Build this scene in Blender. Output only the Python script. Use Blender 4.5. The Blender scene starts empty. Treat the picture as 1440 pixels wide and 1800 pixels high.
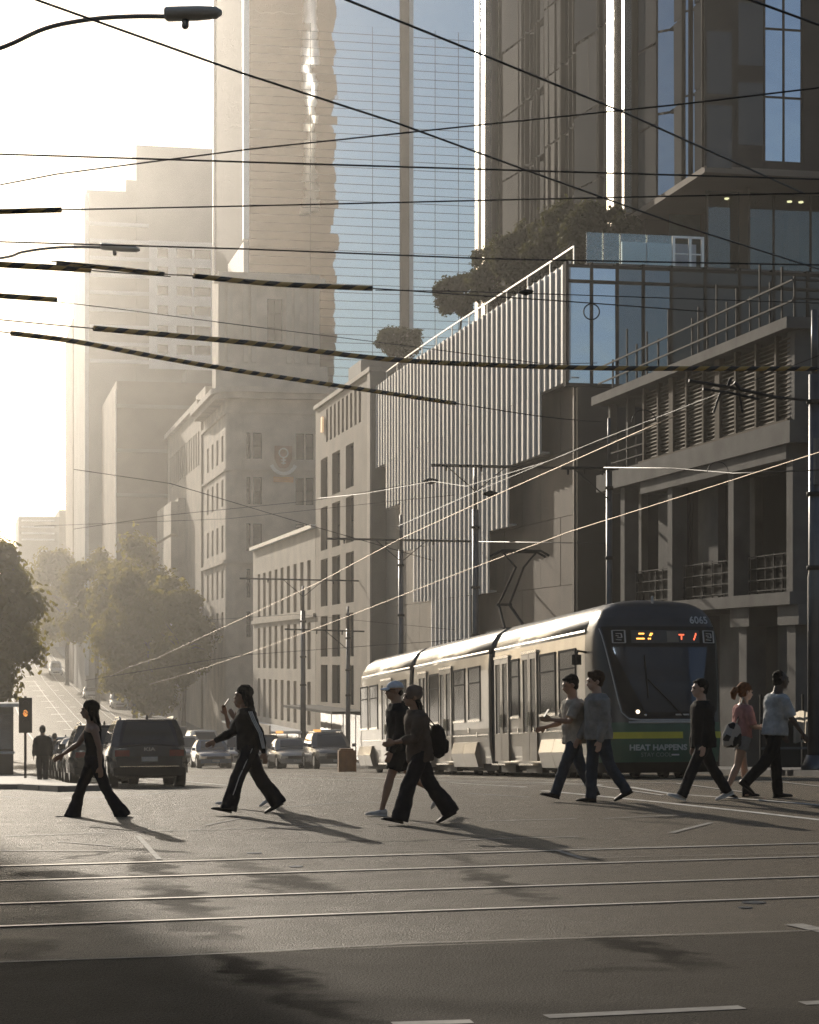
import bpy, math, random
from mathutils import Vector, Matrix, noise
random.seed(7)
R = math.radians
scene = bpy.context.scene
COL = scene.collection

# ---------------------------------------------------------------- camera, sky, sun, exposure
cam_data = bpy.data.cameras.new("camera")
cam = bpy.data.objects.new("camera", cam_data)
COL.objects.link(cam)
cam.location = (0, 0, 2.0)
cam.rotation_euler = (R(90), 0, 0)
cam_data.sensor_width = 36
cam_data.lens = 36 * 3736 / 1800
cam_data.shift_y = 260 / 1800
cam_data.clip_start = 0.2
cam_data.clip_end = 4000
scene.camera = cam

SUN_DIR = Vector((-0.38, 1.0, 0.35)).normalized()
SUN_EL = math.asin(SUN_DIR.z)
SUN_AZ = math.atan2(SUN_DIR.x, SUN_DIR.y)
world = bpy.data.worlds.new("World")
scene.world = world
world.use_nodes = True
wn = world.node_tree.nodes
wl = world.node_tree.links
wn.clear()
sky = wn.new("ShaderNodeTexSky")
sky.sky_type = 'NISHITA'
sky.sun_disc = False
sky.sun_elevation = SUN_EL
sky.sun_rotation = SUN_AZ
sky.air_density = 1.0
sky.dust_density = 1.5
bg = wn.new("ShaderNodeBackground")
bg.inputs[1].default_value = 0.085
wo = wn.new("ShaderNodeOutputWorld")
wl.new(sky.outputs[0], bg.inputs[0])
wl.new(bg.outputs[0], wo.inputs[0])

sun_d = bpy.data.lights.new("sun", 'SUN')
sun_d.energy = 5.0
sun_d.angle = R(0.5)
sun_d.color = (1.0, 0.89, 0.74)
sun = bpy.data.objects.new("sun", sun_d)
COL.objects.link(sun)
sun.rotation_euler = SUN_DIR.to_track_quat('Z', 'Y').to_euler()
sun.location = SUN_DIR * 300

scene.view_settings.view_transform = 'Standard'
scene.view_settings.look = 'None'
scene.view_settings.exposure = -0.02
scene.view_settings.gamma = 1.0
scene.render.engine = 'CYCLES'
cy = scene.cycles
cy.use_denoising = True
try:
    cy.denoiser = 'OPENIMAGEDENOISE'
    cy.denoising_prefilter = 'NONE'
    cy.denoising_input_passes = 'RGB_ALBEDO_NORMAL'
except Exception:
    pass
cy.filter_width = 1.6
cy.max_bounces = 6
cy.diffuse_bounces = 3
cy.glossy_bounces = 3
cy.transmission_bounces = 4
cy.transparent_max_bounces = 12
cy.volume_bounces = 0
cy.sample_clamp_indirect = 4.0
cy.caustics_reflective = False
cy.caustics_refractive = False

# haze: pale air round the whole place
HAZE_DENSITY = 0.00070
HAZE_ANISO = 0.87

# ---------------------------------------------------------------- street frame and places
UX, UY = -0.2077, 0.9782        # along the street
VX, VY = 0.9782, 0.2077         # across the street, to the right
ROTZ = math.atan2(VY, VX)
PROF = [(-500, 0), (28, 0), (34, -.08), (43, -.52), (56, -1.12), (70, -1.78), (88, -2.62), (105, -3.4), (122, -4.05), (140, -4.5),
        (170, -4.75), (200, -4.45), (226, -3.8), (270, -2.5), (316, -1.0), (400, 3.2), (480, 8), (700, 20), (1000, 30)]
def zg(u, v=20.0):
    t = max(0.0, min(1.0, (u - 22) / 23)); drop = .022 * max(0.0, min(10.0, 12 - v)) * t * t * (3 - 2 * t)   # cross fall towards the far gutter
    return zprof(u) - drop
def zprof(u):
    for (a, za), (b, zb) in zip(PROF, PROF[1:]):
        if u <= b:
            return za + (zb - za) * (u - a) / (b - a)
    return PROF[-1][1]
def S(u, v, z=0.0):
    return Vector((u * UX + v * VX, u * UY + v * VY, z))
def uv_of(x, y):
    return x * UX + y * UY, x * VX + y * VY
def at(px, py, Y):               # the point of the place seen at a photo pixel, at depth Y
    return Vector(((px - 720) / 3736 * Y, Y, 2 - (py - 1160) / 3736 * Y))
def atz(px, py, z):              # ... at height z
    return at(px, py, (z - 2) * 3736 / (1160 - py))
def fu(px, v, py=1160):          # (u, z) on the plane v = const
    k = (px - 720) / 3736
    Y = v / (VX * k + VY)
    return Y * (UX * k + UY), 2 - (py - 1160) / 3736 * Y
def fv(px, u, py=1160):          # (v, z) on the plane u = const
    k = (px - 720) / 3736
    Y = u / (UX * k + UY)
    return Y * (VX * k + VY), 2 - (py - 1160) / 3736 * Y
def on_ground(px, py):           # ground point under a pixel
    k = (px - 720) / 3736
    Y = 10.0
    while Y < 500:
        u, v = uv_of(k * Y, Y)
        if 2 - (py - 1160) / 3736 * Y <= zg(u, v):
            break
        Y += 0.02
    return Vector((k * Y, Y, zg(*uv_of(k * Y, Y))))

# ---------------------------------------------------------------- mesh helper
class MB:
    def __init__(self, org=(0, 0, 0)):
        self.v = []; self.f = []; self.m = []; self.org = Vector(org)
    def add(self, vs, fs, m=0):
        b = len(self.v)
        self.v += [tuple(p) for p in vs]
        for f in fs:
            self.f.append(tuple(i + b for i in f)); self.m.append(m)
        return self
    def box(self, x0, x1, y0, y1, z0, z1, m=0):
        vs = [(x, y, z) for z in (z0, z1) for y in (y0, y1) for x in (x0, x1)]
        return self.add(vs, [(0, 2, 3, 1), (4, 5, 7, 6), (0, 1, 5, 4), (2, 6, 7, 3), (0, 4, 6, 2), (1, 3, 7, 5)], m)
    def bar(self, p0, p1, w, h=None, up=(0, 0, 1), m=0):
        h = w if h is None else h
        p0, p1 = Vector(p0), Vector(p1)
        d = (p1 - p0).normalized()
        up = Vector(up)
        if abs(d.dot(up)) > .98:
            up = Vector((0, 1, 0)) if abs(d.y) < .9 else Vector((1, 0, 0))
        s = d.cross(up).normalized() * w / 2
        t = s.cross(d).normalized() * h / 2
        vs = [p + a * s + b * t for p in (p0, p1) for a, b in ((-1, -1), (1, -1), (1, 1), (-1, 1))]
        return self.add(vs, [(0, 1, 2, 3), (7, 6, 5, 4), (0, 4, 5, 1), (1, 5, 6, 2), (2, 6, 7, 3), (3, 7, 4, 0)], m)
    def quad(self, a, b, c, d, m=0):
        return self.add([a, b, c, d], [(0, 1, 2, 3)], m)
    def poly(self, pts, m=0):
        return self.add(pts, [tuple(range(len(pts)))], m)
    def prism(self, pts, z0, z1, m=0):
        n = len(pts)
        vs = [(x, y, z0) for x, y in pts] + [(x, y, z1) for x, y in pts]
        fs = [tuple(range(n - 1, -1, -1)), tuple(range(n, 2 * n))] + [(i, (i + 1) % n, n + (i + 1) % n, n + i) for i in range(n)]
        return self.add(vs, fs, m)
    def loft(self, rings, cap=True, closed=True, m=0):
        n = len(rings[0]); b = []
        for r in rings: b += list(r)
        fs = []
        for k in range(len(rings) - 1):
            for i in range(n if closed else n - 1):
                j = (i + 1) % n
                fs.append((k * n + i, k * n + j, (k + 1) * n + j, (k + 1) * n + i))
        if cap and closed:
            fs.append(tuple(range(n - 1, -1, -1)))
            fs.append(tuple((len(rings) - 1) * n + i for i in range(n)))
        return self.add(b, fs, m)
    def tube(self, pts, r, n=8, cap=True, side=None, m=0):
        """r: number, list of numbers or list of (a, b); a is measured along the side axis"""
        pts = [Vector(p) for p in pts]
        if not isinstance(r, (list, tuple)): r = [r] * len(pts)
        r = [(q, q) if not isinstance(q, (list, tuple)) else q for q in r]
        rings = []
        ref = Vector(side) if side else None
        for i, p in enumerate(pts):
            d = (pts[min(i + 1, len(pts) - 1)] - pts[max(i - 1, 0)]).normalized()
            if ref is None:
                ref = d.cross(Vector((0, 0, 1)))
                if ref.length < .05: ref = d.cross(Vector((0, 1, 0)))
            s = (ref - d * ref.dot(d))
            s = s.normalized() if s.length > 1e-5 else d.orthogonal().normalized()
            if side is None: ref = s
            t = d.cross(s)
            rings.append([p + s * math.cos(2 * math.pi * k / n) * r[i][0] + t * math.sin(2 * math.pi * k / n) * r[i][1] for k in range(n)])
        return self.loft(rings, cap, True, m)
    def blob(self, pts, r, n=12, side=None):
        """tube with rounded ends"""
        pts = [Vector(p) for p in pts]
        if not isinstance(r, (list, tuple)): r = [r] * len(pts)
        r = [(q, q) if not isinstance(q, (list, tuple)) else q for q in r]
        d0 = (pts[0] - pts[1]).normalized(); d1 = (pts[-1] - pts[-2]).normalized()
        P, Q = list(pts), list(r)
        a, b = r[0]; mn = min(a, b)
        P = [pts[0] + d0 * mn * .75, pts[0] + d0 * mn * .45] + P
        Q = [(a * .35, b * .35), (a * .8, b * .8)] + Q
        a, b = r[-1]; mn = min(a, b)
        P += [pts[-1] + d1 * mn * .45, pts[-1] + d1 * mn * .75]
        Q += [(a * .8, b * .8), (a * .35, b * .35)]
        return self.tube(P, Q, n, True, side)
    def ball(self, c, rad, n=14, k=9, rot=None, m=0):
        c = Vector(c)
        if not isinstance(rad, (list, tuple)): rad = (rad,) * 3
        rings = []
        for j in range(1, k):
            t = math.pi * j / k
            ring = []
            for i in range(n):
                p = Vector((rad[0] * math.sin(t) * math.cos(2 * math.pi * i / n), rad[1] * math.sin(t) * math.sin(2 * math.pi * i / n), -rad[2] * math.cos(t)))
                if rot: p = rot @ p
                ring.append(c + p)
            rings.append(ring)
        return self.loft(rings, True, True, m)
    def mesh(self, name, mats, smooth=False):
        me = bpy.data.meshes.new(name)
        o = self.org
        me.from_pydata([(a - o.x, b - o.y, c - o.z) for a, b, c in self.v], [], self.f)
        for m in (mats if isinstance(mats, (list, tuple)) else [mats]): me.materials.append(m)
        if any(self.m): me.polygons.foreach_set("material_index", self.m)
        if smooth: me.polygons.foreach_set("use_smooth", [True] * len(self.f))
        me.update()
        return me
    def build(self, name, mats, parent=None, smooth=False, fix=False):
        me = self.mesh(name, mats, smooth)
        if fix: fixn(me)
        return link(name, me, parent)

def fixn(me):
    import bmesh
    bm = bmesh.new(); bm.from_mesh(me)
    bmesh.ops.recalc_face_normals(bm, faces=bm.faces)
    bm.to_mesh(me); bm.free()
def link(name, data, parent=None, loc=None, rot=None):
    o = bpy.data.objects.new(name, data)
    COL.objects.link(o)
    if parent is not None: o.parent = parent
    if loc is not None: o.location = loc
    if rot is not None: o.rotation_euler = rot
    return o
def tag(o, label=None, cat=None, group=None, kind=None):
    if label: o["label"] = label
    if cat: o["category"] = cat
    if group: o["group"] = group
    if kind: o["kind"] = kind
    return o
def thing(name, label, cat, loc=(0, 0, 0), rotz=0.0, group=None):
    o = link(name, None, None, loc, (0, 0, rotz))
    o.empty_display_size = .2
    return tag(o, label, cat, group)
class Place:
    """a thing in the street frame; children are given in (v, u, z)"""
    def __init__(self, name, label, cat, u, v, z, group=None):
        self.o = thing(name, label, cat, S(u, v, z), ROTZ, group)
        self.org = (v, u, z)
    def mb(self): return MB(self.org)
    def loc(self, v, u, z): return Vector((v - self.org[0], u - self.org[1], z - self.org[2]))

# ---------------------------------------------------------------- materials
def nodes_of(m):
    m.use_nodes = True
    return m.node_tree.nodes, m.node_tree.links, m.node_tree.nodes["Principled BSDF"]
def M(name, col, rough=.6, metal=0.0, var=.18, scale=2.0, bump=0.0, bscale=None, spec=None, streak=0.0, coat=0.0, coords='Object'):
    m = bpy.data.materials.new(name)
    n, l, b = nodes_of(m)
    tc = n.new("ShaderNodeTexCoord")
    nz = n.new("ShaderNodeTexNoise"); nz.inputs["Scale"].default_value = scale; nz.inputs["Detail"].default_value = 6
    mp = n.new("ShaderNodeMapping")
    if streak: mp.inputs["Scale"].default_value = (1, 1, 1 - streak)
    l.new(tc.outputs[coords], mp.inputs[0]); l.new(mp.outputs[0], nz.inputs["Vector"])
    rp = n.new("ShaderNodeValToRGB")
    c0 = [max(0, c * (1 - var)) for c in col]; c1 = [min(1, c * (1 + var)) for c in col]
    rp.color_ramp.elements[0].position = .3; rp.color_ramp.elements[1].position = .7
    rp.color_ramp.elements[0].color = (*c0, 1); rp.color_ramp.elements[1].color = (*c1, 1)
    l.new(nz.outputs[0], rp.inputs[0]); l.new(rp.outputs[0], b.inputs["Base Color"])
    b.inputs["Roughness"].default_value = rough
    b.inputs["Metallic"].default_value = metal
    if spec is not None: b.inputs["Specular IOR Level"].default_value = spec
    if coat: b.inputs["Coat Weight"].default_value = coat
    if bump:
        n2 = n.new("ShaderNodeTexNoise"); n2.inputs["Scale"].default_value = bscale or scale * 8; n2.inputs["Detail"].default_value = 4
        l.new(mp.outputs[0], n2.inputs["Vector"])
        bp = n.new("ShaderNodeBump"); bp.inputs["Strength"].default_value = bump; bp.inputs["Distance"].default_value = .02
        l.new(n2.outputs[0], bp.inputs["Height"]); l.new(bp.outputs[0], b.inputs["Normal"])
    return m
def mirror_glass(name, col, rough=.03, wav=.02, wscale=.35, metal=1.0, spec=None):
    m = bpy.data.materials.new(name)
    n, l, b = nodes_of(m)
    b.inputs["Base Color"].default_value = (*col, 1)
    b.inputs["Metallic"].default_value = metal
    b.inputs["Roughness"].default_value = rough
    g = n.new("ShaderNodeNewGeometry")
    nz = n.new("ShaderNodeTexNoise"); nz.inputs["Scale"].default_value = wscale; nz.inputs["Detail"].default_value = 2
    l.new(g.outputs["Position"], nz.inputs["Vector"])
    bp = n.new("ShaderNodeBump"); bp.inputs["Strength"].default_value = 1; bp.inputs["Distance"].default_value = wav
    l.new(nz.outputs[0], bp.inputs["Height"]); l.new(bp.outputs[0], b.inputs["Normal"])
    if spec is not None: b.inputs["Specular IOR Level"].default_value = spec
    return m
def clear_glass(name, tint, refl=.12, rough=.02):
    m = bpy.data.materials.new(name)
    n, l, b = nodes_of(m)
    n.remove(b)
    out = n["Material Output"]
    t = n.new("ShaderNodeBsdfTransparent"); t.inputs[0].default_value = (*tint, 1)
    g = n.new("ShaderNodeBsdfGlossy"); g.inputs["Roughness"].default_value = rough; g.inputs[0].default_value = (.9, .95, 1, 1)
    f = n.new("ShaderNodeFresnel"); f.inputs[0].default_value = 1.5
    ad = n.new("ShaderNodeMath"); ad.operation = 'ADD'; ad.inputs[1].default_value = refl
    mx = n.new("ShaderNodeMixShader")
    l.new(f.outputs[0], ad.inputs[0]); l.new(ad.outputs[0], mx.inputs[0]); l.new(t.outputs[0], mx.inputs[1]); l.new(g.outputs[0], mx.inputs[2])
    l.new(mx.outputs[0], out.inputs[0])
    return m
def glow(name, col, s):
    m = bpy.data.materials.new(name)
    n, l, b = nodes_of(m)
    b.inputs["Base Color"].default_value = (*col, 1)
    b.inputs["Emission Color"].default_value = (*col, 1)
    b.inputs["Emission Strength"].default_value = s
    return m

MAT = {}
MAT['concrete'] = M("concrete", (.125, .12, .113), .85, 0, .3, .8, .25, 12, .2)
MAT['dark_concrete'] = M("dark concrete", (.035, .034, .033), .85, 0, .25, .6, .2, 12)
MAT['beige'] = M("beige render", (.38, .32, .25), .85, 0, .14, .5, .2, 10)
MAT['cream'] = M("cream paint", (.50, .44, .36), .8, 0, .14, .5, .15, 10)
MAT['sandstone'] = M("sandstone", (.52, .45, .37), .85, 0, .2, .6, .3, 8)
MAT['brown_stone'] = M("brown stone", (.15, .115, .085), .8, 0, .25, .4, .1, 8)
MAT['dark_stone'] = M("dark polished stone", (.030, .027, .026), .5, 0, .3, .5, .03, 8, .15)
MAT['far_grey'] = M("weathered grey cladding", (.30, .28, .26), .8, 0, .15, .2)
MAT['far_brown'] = M("brown brick", (.24, .19, .15), .85, 0, .2, .3)
MAT['white_frame'] = M("white cladding", (.72, .74, .76), .4, 0, .08, .6)
MAT['bronze'] = M("bronze cladding", (.04, .032, .025), .8, 0, .3, .4, 0, None, .04, .7)
MAT['mirror_metal'] = M('brushed aluminium face', (.92, .89, .84), .27, 1, .06, 1.5, 0, None, None, .8)
MAT['bright_metal'] = M("polished aluminium", (.9, .88, .84), .48, 1, .08, 1.5, 0, None, None, .8)
MAT['dark_metal'] = M("dark painted steel", (.025, .026, .028), .75, 0, .25, 3, 0, None, .1)
MAT['pole'] = M("grey galvanised pole", (.10, .11, .125), .38, .6, .2, 2)
MAT['louver'] = M("tan aluminium louvre", (.10, .078, .053), .8, 0, .2, 2, 0, None, .1)
MAT['tower_glass'] = mirror_glass("tower glass", (.94, .93, .92), .015, .010, .3)
MAT['blue_glass'] = mirror_glass("blue reflective glass", (.56, .60, .68), .02, .03, .5)
MAT['dark_glass'] = mirror_glass("dark glass", (.03, .034, .04), .06, .01, .8, 0.0)
MAT['bronze_glass'] = mirror_glass("bronze glass", (.022, .02, .018), .05, .012, .5, 0.0, .06)
MAT['window_glass'] = mirror_glass("window glass", (.16, .19, .22), .05, .01, .8, .75)
MAT['clear'] = clear_glass("clear glass", (.86, .93, .92), .10)
MAT['dark_clear'] = clear_glass("tinted clear glass", (.45, .52, .50), .05)
MAT['frame_dark'] = M("dark window frame", (.03, .028, .026), .85, 0, .2, 3, 0, None, .05)
MAT['asphalt_edge'] = M("kerb bluestone", (.16, .155, .15), .75, 0, .25, 2, .3, 20)
MAT['paving'] = M("bluestone paving", (.17, .165, .16), .6, 0, .25, 1.2, .15, 18)
MAT['rail'] = M("worn rail steel", (.75, .72, .67), .5, 1, .2, 6)
MAT['groove'] = M("rail groove grime", (.012, .011, .01), .9, 0, .2, 8)
MAT['wire'] = M("overhead wire", (.02, .02, .022), .5, .5, .2, 4)
MAT['copper'] = M("contact wire copper", (.30, .235, .17), .5, 1, .15, 4)
MAT['black'] = M("black plastic", (.012, .012, .013), .6, 0, .2, 5, 0, None, .2)
MAT['rubber'] = M("rubber", (.015, .015, .016), .9, 0, .2, 5, 0, None, .08)
MAT['mesh_black'] = M('black mesh', (.012, .012, .012), .9, 0, .2, 5, 0, None, .05)
MAT['white'] = M("white paint", (.78, .77, .74), .6, 0, .12, 3)
MAT['grey_light'] = M("light grey enamel", (.55, .55, .54), .4, 0, .1, 3)

def fin_material():
    m = bpy.data.materials.new("white fin")
    n, l, b = nodes_of(m)
    b.inputs["Base Color"].default_value = (.80, .79, .77, 1)
    b.inputs["Roughness"].default_value = .5
    b.inputs["Coat Weight"].default_value = .35
    b.inputs["Coat Roughness"].default_value = .3
    tr = n.new("ShaderNodeBsdfTranslucent"); tr.inputs[0].default_value = (.85, .83, .8, 1)
    mx = n.new("ShaderNodeMixShader"); mx.inputs[0].default_value = .2
    l.new(b.outputs[0], mx.inputs[1]); l.new(tr.outputs[0], mx.inputs[2]); l.new(mx.outputs[0], n["Material Output"].inputs[0])
    tc = n.new("ShaderNodeTexCoord"); nz = n.new("ShaderNodeTexNoise"); nz.inputs["Scale"].default_value = .7
    rp = n.new("ShaderNodeValToRGB"); rp.color_ramp.elements[0].color = (.78, .77, .75, 1); rp.color_ramp.elements[1].color = (.92, .91, .89, 1)
    l.new(tc.outputs["Object"], nz.inputs[0]); l.new(nz.outputs[0], rp.inputs[0]); l.new(rp.outputs[0], b.inputs["Base Color"])
    return m
MAT['fin'] = fin_material()

def asphalt_material(name='asphalt', dim=1.0):
    m = bpy.data.materials.new(name)
    n, l, b = nodes_of(m)
    g = n.new("ShaderNodeNewGeometry")
    pos = g.outputs["Position"]
    def noise_(scale, det=4, rough=.6):
        z = n.new("ShaderNodeTexNoise"); z.inputs["Scale"].default_value = scale; z.inputs["Detail"].default_value = det; z.inputs["Roughness"].default_value = rough
        l.new(pos, z.inputs["Vector"]); return z.outputs[0]
    def math_(op, a, c=0.0, clamp=False):
        z = n.new("ShaderNodeMath"); z.operation = op; z.use_clamp = clamp
        for i, q in enumerate((a, c)):
            if isinstance(q, (int, float)): z.inputs[i].default_value = q
            else: l.new(q, z.inputs[i])
        return z.outputs[0]
    fine = noise_(62, 2, .75); fine = math_('MULTIPLY', math_('SUBTRACT', fine, .36), 3.4, True); mid = noise_(2.2, 5); big = noise_(.25, 4)
    v = math_('MULTIPLY_ADD', fine, .75); v.node.inputs[2].default_value = .25
    v = math_('MULTIPLY', v, math_('ADD', math_('MULTIPLY', mid, .7), .65))
    v = math_('MULTIPLY', v, math_('ADD', math_('MULTIPLY', big, .9), .55))
    # pale stone chips
    vo = n.new("ShaderNodeTexVoronoi"); vo.inputs["Scale"].default_value = 38; l.new(pos, vo.inputs["Vector"])
    chip = math_('LESS_THAN', vo.outputs["Distance"], .17)
    sep = n.new("ShaderNodeSeparateColor"); l.new(vo.outputs["Color"], sep.inputs[0])
    chip = math_('MULTIPLY', chip, math_('GREATER_THAN', sep.outputs[0], .72))
    # cast shadows painted into the asphalt colour as soft dark patches
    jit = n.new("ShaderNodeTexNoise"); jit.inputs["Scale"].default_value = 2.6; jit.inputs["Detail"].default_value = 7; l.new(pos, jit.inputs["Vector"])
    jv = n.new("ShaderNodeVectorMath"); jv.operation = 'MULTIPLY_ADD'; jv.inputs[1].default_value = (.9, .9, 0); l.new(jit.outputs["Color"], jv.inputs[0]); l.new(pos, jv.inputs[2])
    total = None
    for (x, y, sx, sy, rot, amt) in SHADOW_PATCHES:
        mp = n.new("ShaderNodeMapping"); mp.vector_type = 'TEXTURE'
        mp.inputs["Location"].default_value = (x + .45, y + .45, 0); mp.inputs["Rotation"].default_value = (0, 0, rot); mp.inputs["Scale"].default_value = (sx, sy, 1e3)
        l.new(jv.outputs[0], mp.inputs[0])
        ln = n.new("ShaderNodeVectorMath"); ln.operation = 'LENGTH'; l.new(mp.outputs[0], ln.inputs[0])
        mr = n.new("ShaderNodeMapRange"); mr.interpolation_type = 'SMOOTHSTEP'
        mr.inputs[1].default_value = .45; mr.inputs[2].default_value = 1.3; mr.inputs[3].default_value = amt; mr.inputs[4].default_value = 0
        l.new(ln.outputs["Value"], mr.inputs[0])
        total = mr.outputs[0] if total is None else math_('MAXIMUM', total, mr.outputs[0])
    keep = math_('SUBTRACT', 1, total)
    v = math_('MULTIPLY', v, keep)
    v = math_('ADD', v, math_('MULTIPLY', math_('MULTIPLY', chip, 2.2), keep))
    mix = n.new("ShaderNodeMix"); mix.data_type = 'RGBA'
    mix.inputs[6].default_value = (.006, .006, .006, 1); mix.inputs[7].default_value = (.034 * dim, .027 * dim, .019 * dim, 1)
    mix.clamp_factor = False
    l.new(v, mix.inputs[0]); l.new(mix.outputs[2], b.inputs["Base Color"])
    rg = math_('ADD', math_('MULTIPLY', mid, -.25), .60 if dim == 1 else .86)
    rg = math_('ADD', rg, math_('MULTIPLY', total, .22))
    l.new(rg, b.inputs["Roughness"])
    l.new(math_("MULTIPLY", keep, .10 if dim == 1 else .08), b.inputs["Specular IOR Level"])
    l.new(math_("MULTIPLY", keep, .46 * dim), b.inputs["Sheen Weight"])
    b.inputs["Sheen Roughness"].default_value = .2
    b.inputs["Sheen Tint"].default_value = (1, .86, .68, 1)
    bp = n.new("ShaderNodeBump"); bp.inputs["Strength"].default_value = .55; bp.inputs["Distance"].default_value = .012
    l.new(math_('ADD', fine, math_('MULTIPLY', mid, .6)), bp.inputs["Height"]); l.new(bp.outputs[0], b.inputs["Normal"])
    return m
# ---------------------------------------------------------------- the ground
def shadow_patch(px0, py0, px1, py1, w, amt):  # one painted shadow band between two ground points
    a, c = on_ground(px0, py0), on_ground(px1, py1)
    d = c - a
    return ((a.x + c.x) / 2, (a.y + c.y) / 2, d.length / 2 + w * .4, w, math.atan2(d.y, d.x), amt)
SHADOW_PATCHES = [shadow_patch(66, 1532, 138, 1544, .34, .8), shadow_patch(80, 1514, 215, 1494, .10, .55), shadow_patch(205, 1490, 330, 1500, .14, .7), shadow_patch(240, 1505, 292, 1545, .22, .7),
          shadow_patch(275, 1550, 350, 1612, .27, .72), shadow_patch(335, 1615, 392, 1652, .2, .45), shadow_patch(385, 1672, 500, 1740, .26, .78), shadow_patch(500, 1745, 620, 1800, .22, .5),
          shadow_patch(385, 1508, 470, 1530, .2, .4), shadow_patch(455, 1530, 580, 1572, .28, .66), shadow_patch(430, 1555, 520, 1572, .14, .5),
          shadow_patch(770, 1495, 850, 1522, .16, .45), shadow_patch(810, 1525, 965, 1590, .20, .6), shadow_patch(1060, 1645, 1230, 1700, .2, .62), shadow_patch(1010, 1705, 1180, 1702, .12, .3),
          shadow_patch(1080, 1440, 1240, 1452, .16, .4), shadow_patch(850, 1466, 1050, 1476, .10, .4), shadow_patch(500, 1482, 900, 1474, .07, .4), shadow_patch(0, 1650, 60, 1690, .3, .4)]
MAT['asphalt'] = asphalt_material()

us = [-460, -200, -60, -20, 0, 10, 20, 22, 24, 26, 28, 31, 34, 38, 43, 50, 56, 63, 70, 79, 88, 96, 105, 113, 122, 131, 140, 155, 170, 185, 200, 213, 226, 248, 270, 293, 316, 358, 400, 440, 480, 590, 700, 900]
vs_ = [-460, -120, -40, -12, 0, 2, 6, 12, 18, 26, 60, 160, 460]
g = MB()
for u in us:
    for v in vs_: g.v.append(tuple(S(u, v, zg(u, v))))
nv = len(vs_)
for i in range(len(us) - 1):
    for j in range(nv - 1):
        g.f.append((i * nv + j, i * nv + j + 1, (i + 1) * nv + j + 1, (i + 1) * nv + j)); g.m.append(0)
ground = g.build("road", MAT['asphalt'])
tag(ground, kind="structure")

KERB_L, KERB_R, FACE = 2.75, 18.4, 22.0
def strip(name, v0, v1, u0, u1, h, mat, lift=0.0):
    """raised strip that follows the street"""
    q = MB()
    uu = sorted({u0, u1, *[u for u in us if u0 < u < u1]})
    rings = [[S(u, v0, zg(u, v0) - .05), S(u, v0, zg(u, v0) + h), S(u, v1, zg(u, v1) + h), S(u, v1, zg(u, v1) - .05)] for u in uu]
    q.loft(rings)
    return q.build(name, mat)
tag(strip("pavement", KERB_R + .3, FACE + .6, 43.5, 480, .13, MAT['paving']), kind="structure")
tag(strip("kerb", KERB_R, KERB_R + .297, 43.5, 480, .132, MAT['asphalt_edge']), kind="structure")
tag(strip("pavement", -30, KERB_L - .3, 57.4, 480, .13, MAT['paving']), kind="structure")
tag(strip("kerb", KERB_L - .297, KERB_L, 50, 480, .132, MAT['asphalt_edge']), kind="structure")
# the corner kerb towards the crossing, in single bluestone pieces
q = MB(); 
def kerb_stone(p0, p1, w=.3, h=.14):
    q = MB(); q.bar((p0.x, p0.y, p0.z + h / 2 - .02), (p1.x, p1.y, p1.z + h / 2 - .02), w, h + .04)
    return q.build("kerb_stone", MAT['asphalt_edge'])
def kp_(px, Y):
    p = at(px, 1160, Y); p.z = zg(*uv_of(p.x, p.y)); return p
for a, c in (((-60, 54), (-10, 54)), ((-9, 54), (38, 53.9)), ((41, 53.7), (78, 51)), ((80, 50.9), (113, 48.6)), ((116, 48.5), (192, 48.3))):
    p0, p1 = kp_(*a), kp_(*c)
    tag(kerb_stone(p0, p1), kind="structure")
q = MB()
pl = [kp_(*p) for p in ((-160, 54.2), (38, 54.1), (114, 48.75), (185, 48.6))] + [S(57.5, KERB_L - .31, 0), S(57.5, -14, 0)]
q.add([(p.x, p.y, zg(*uv_of(p.x, p.y)) + .133) for p in pl] + [(p.x, p.y, -2.2) for p in pl], [tuple(range(6))] + [(i, (i + 1) % 6, 6 + (i + 1) % 6, 6 + i) for i in range(6)])
tag(q.build("pavement", MAT['paving']), kind="structure")
# near-right corner pavement
q = MB()
q.prism([tuple(S(u, v)[:2]) for u, v in ((40.3, 18.2), (43.4, 18.2), (43.4, 60), (36.5, 60))], -1.0, zg(43.4) + .135)
tag(q.build("pavement", MAT['paving']), kind="structure")

# ---------------------------------------------------------------- tram rails
CD = Vector((.956, .294, 0)); CN = Vector((-.294, .956, 0))
def ribbon(pts, w, lift, wdir=None):
    rings = []
    q = MB()
    for i, p in enumerate(pts):
        d = (pts[min(i + 1, len(pts) - 1)] - pts[max(0, i - 1)]); d.z = 0; d.normalize()
        s = Vector((-d.y, d.x, 0)) * w / 2
        rings.append((p + s + Vector((0, 0, lift)), p - s + Vector((0, 0, lift))))
    for a, c in zip(rings, rings[1:]): q.quad(a[0], a[1], c[1], c[0])
    return q
def rail(pts, wide=.06):
    tag(ribbon(pts, wide + .06, .004).build("rail_groove", MAT['groove']), kind="structure")
    q = ribbon(pts, wide, .010)
    tag(q.build("tram_rail", MAT['rail']), kind="structure")
for px, py in ((0, 1524), (0, 1550), (0, 1590), (0, 1630)):
    p = on_ground(px, py)
    rail([p + CD * t for t in (-40, 0, 9)] + [p + CD * 40], .055)
ru = [30.5] + [u for u in us if 31 <= u <= 590]
for c in (14.4, 11.1):
    for s in (-.72, .72): rail([S(u, c + s + max(0, u - 200) * .004, zg(u, c + s)) for u in ru], .07)

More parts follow.
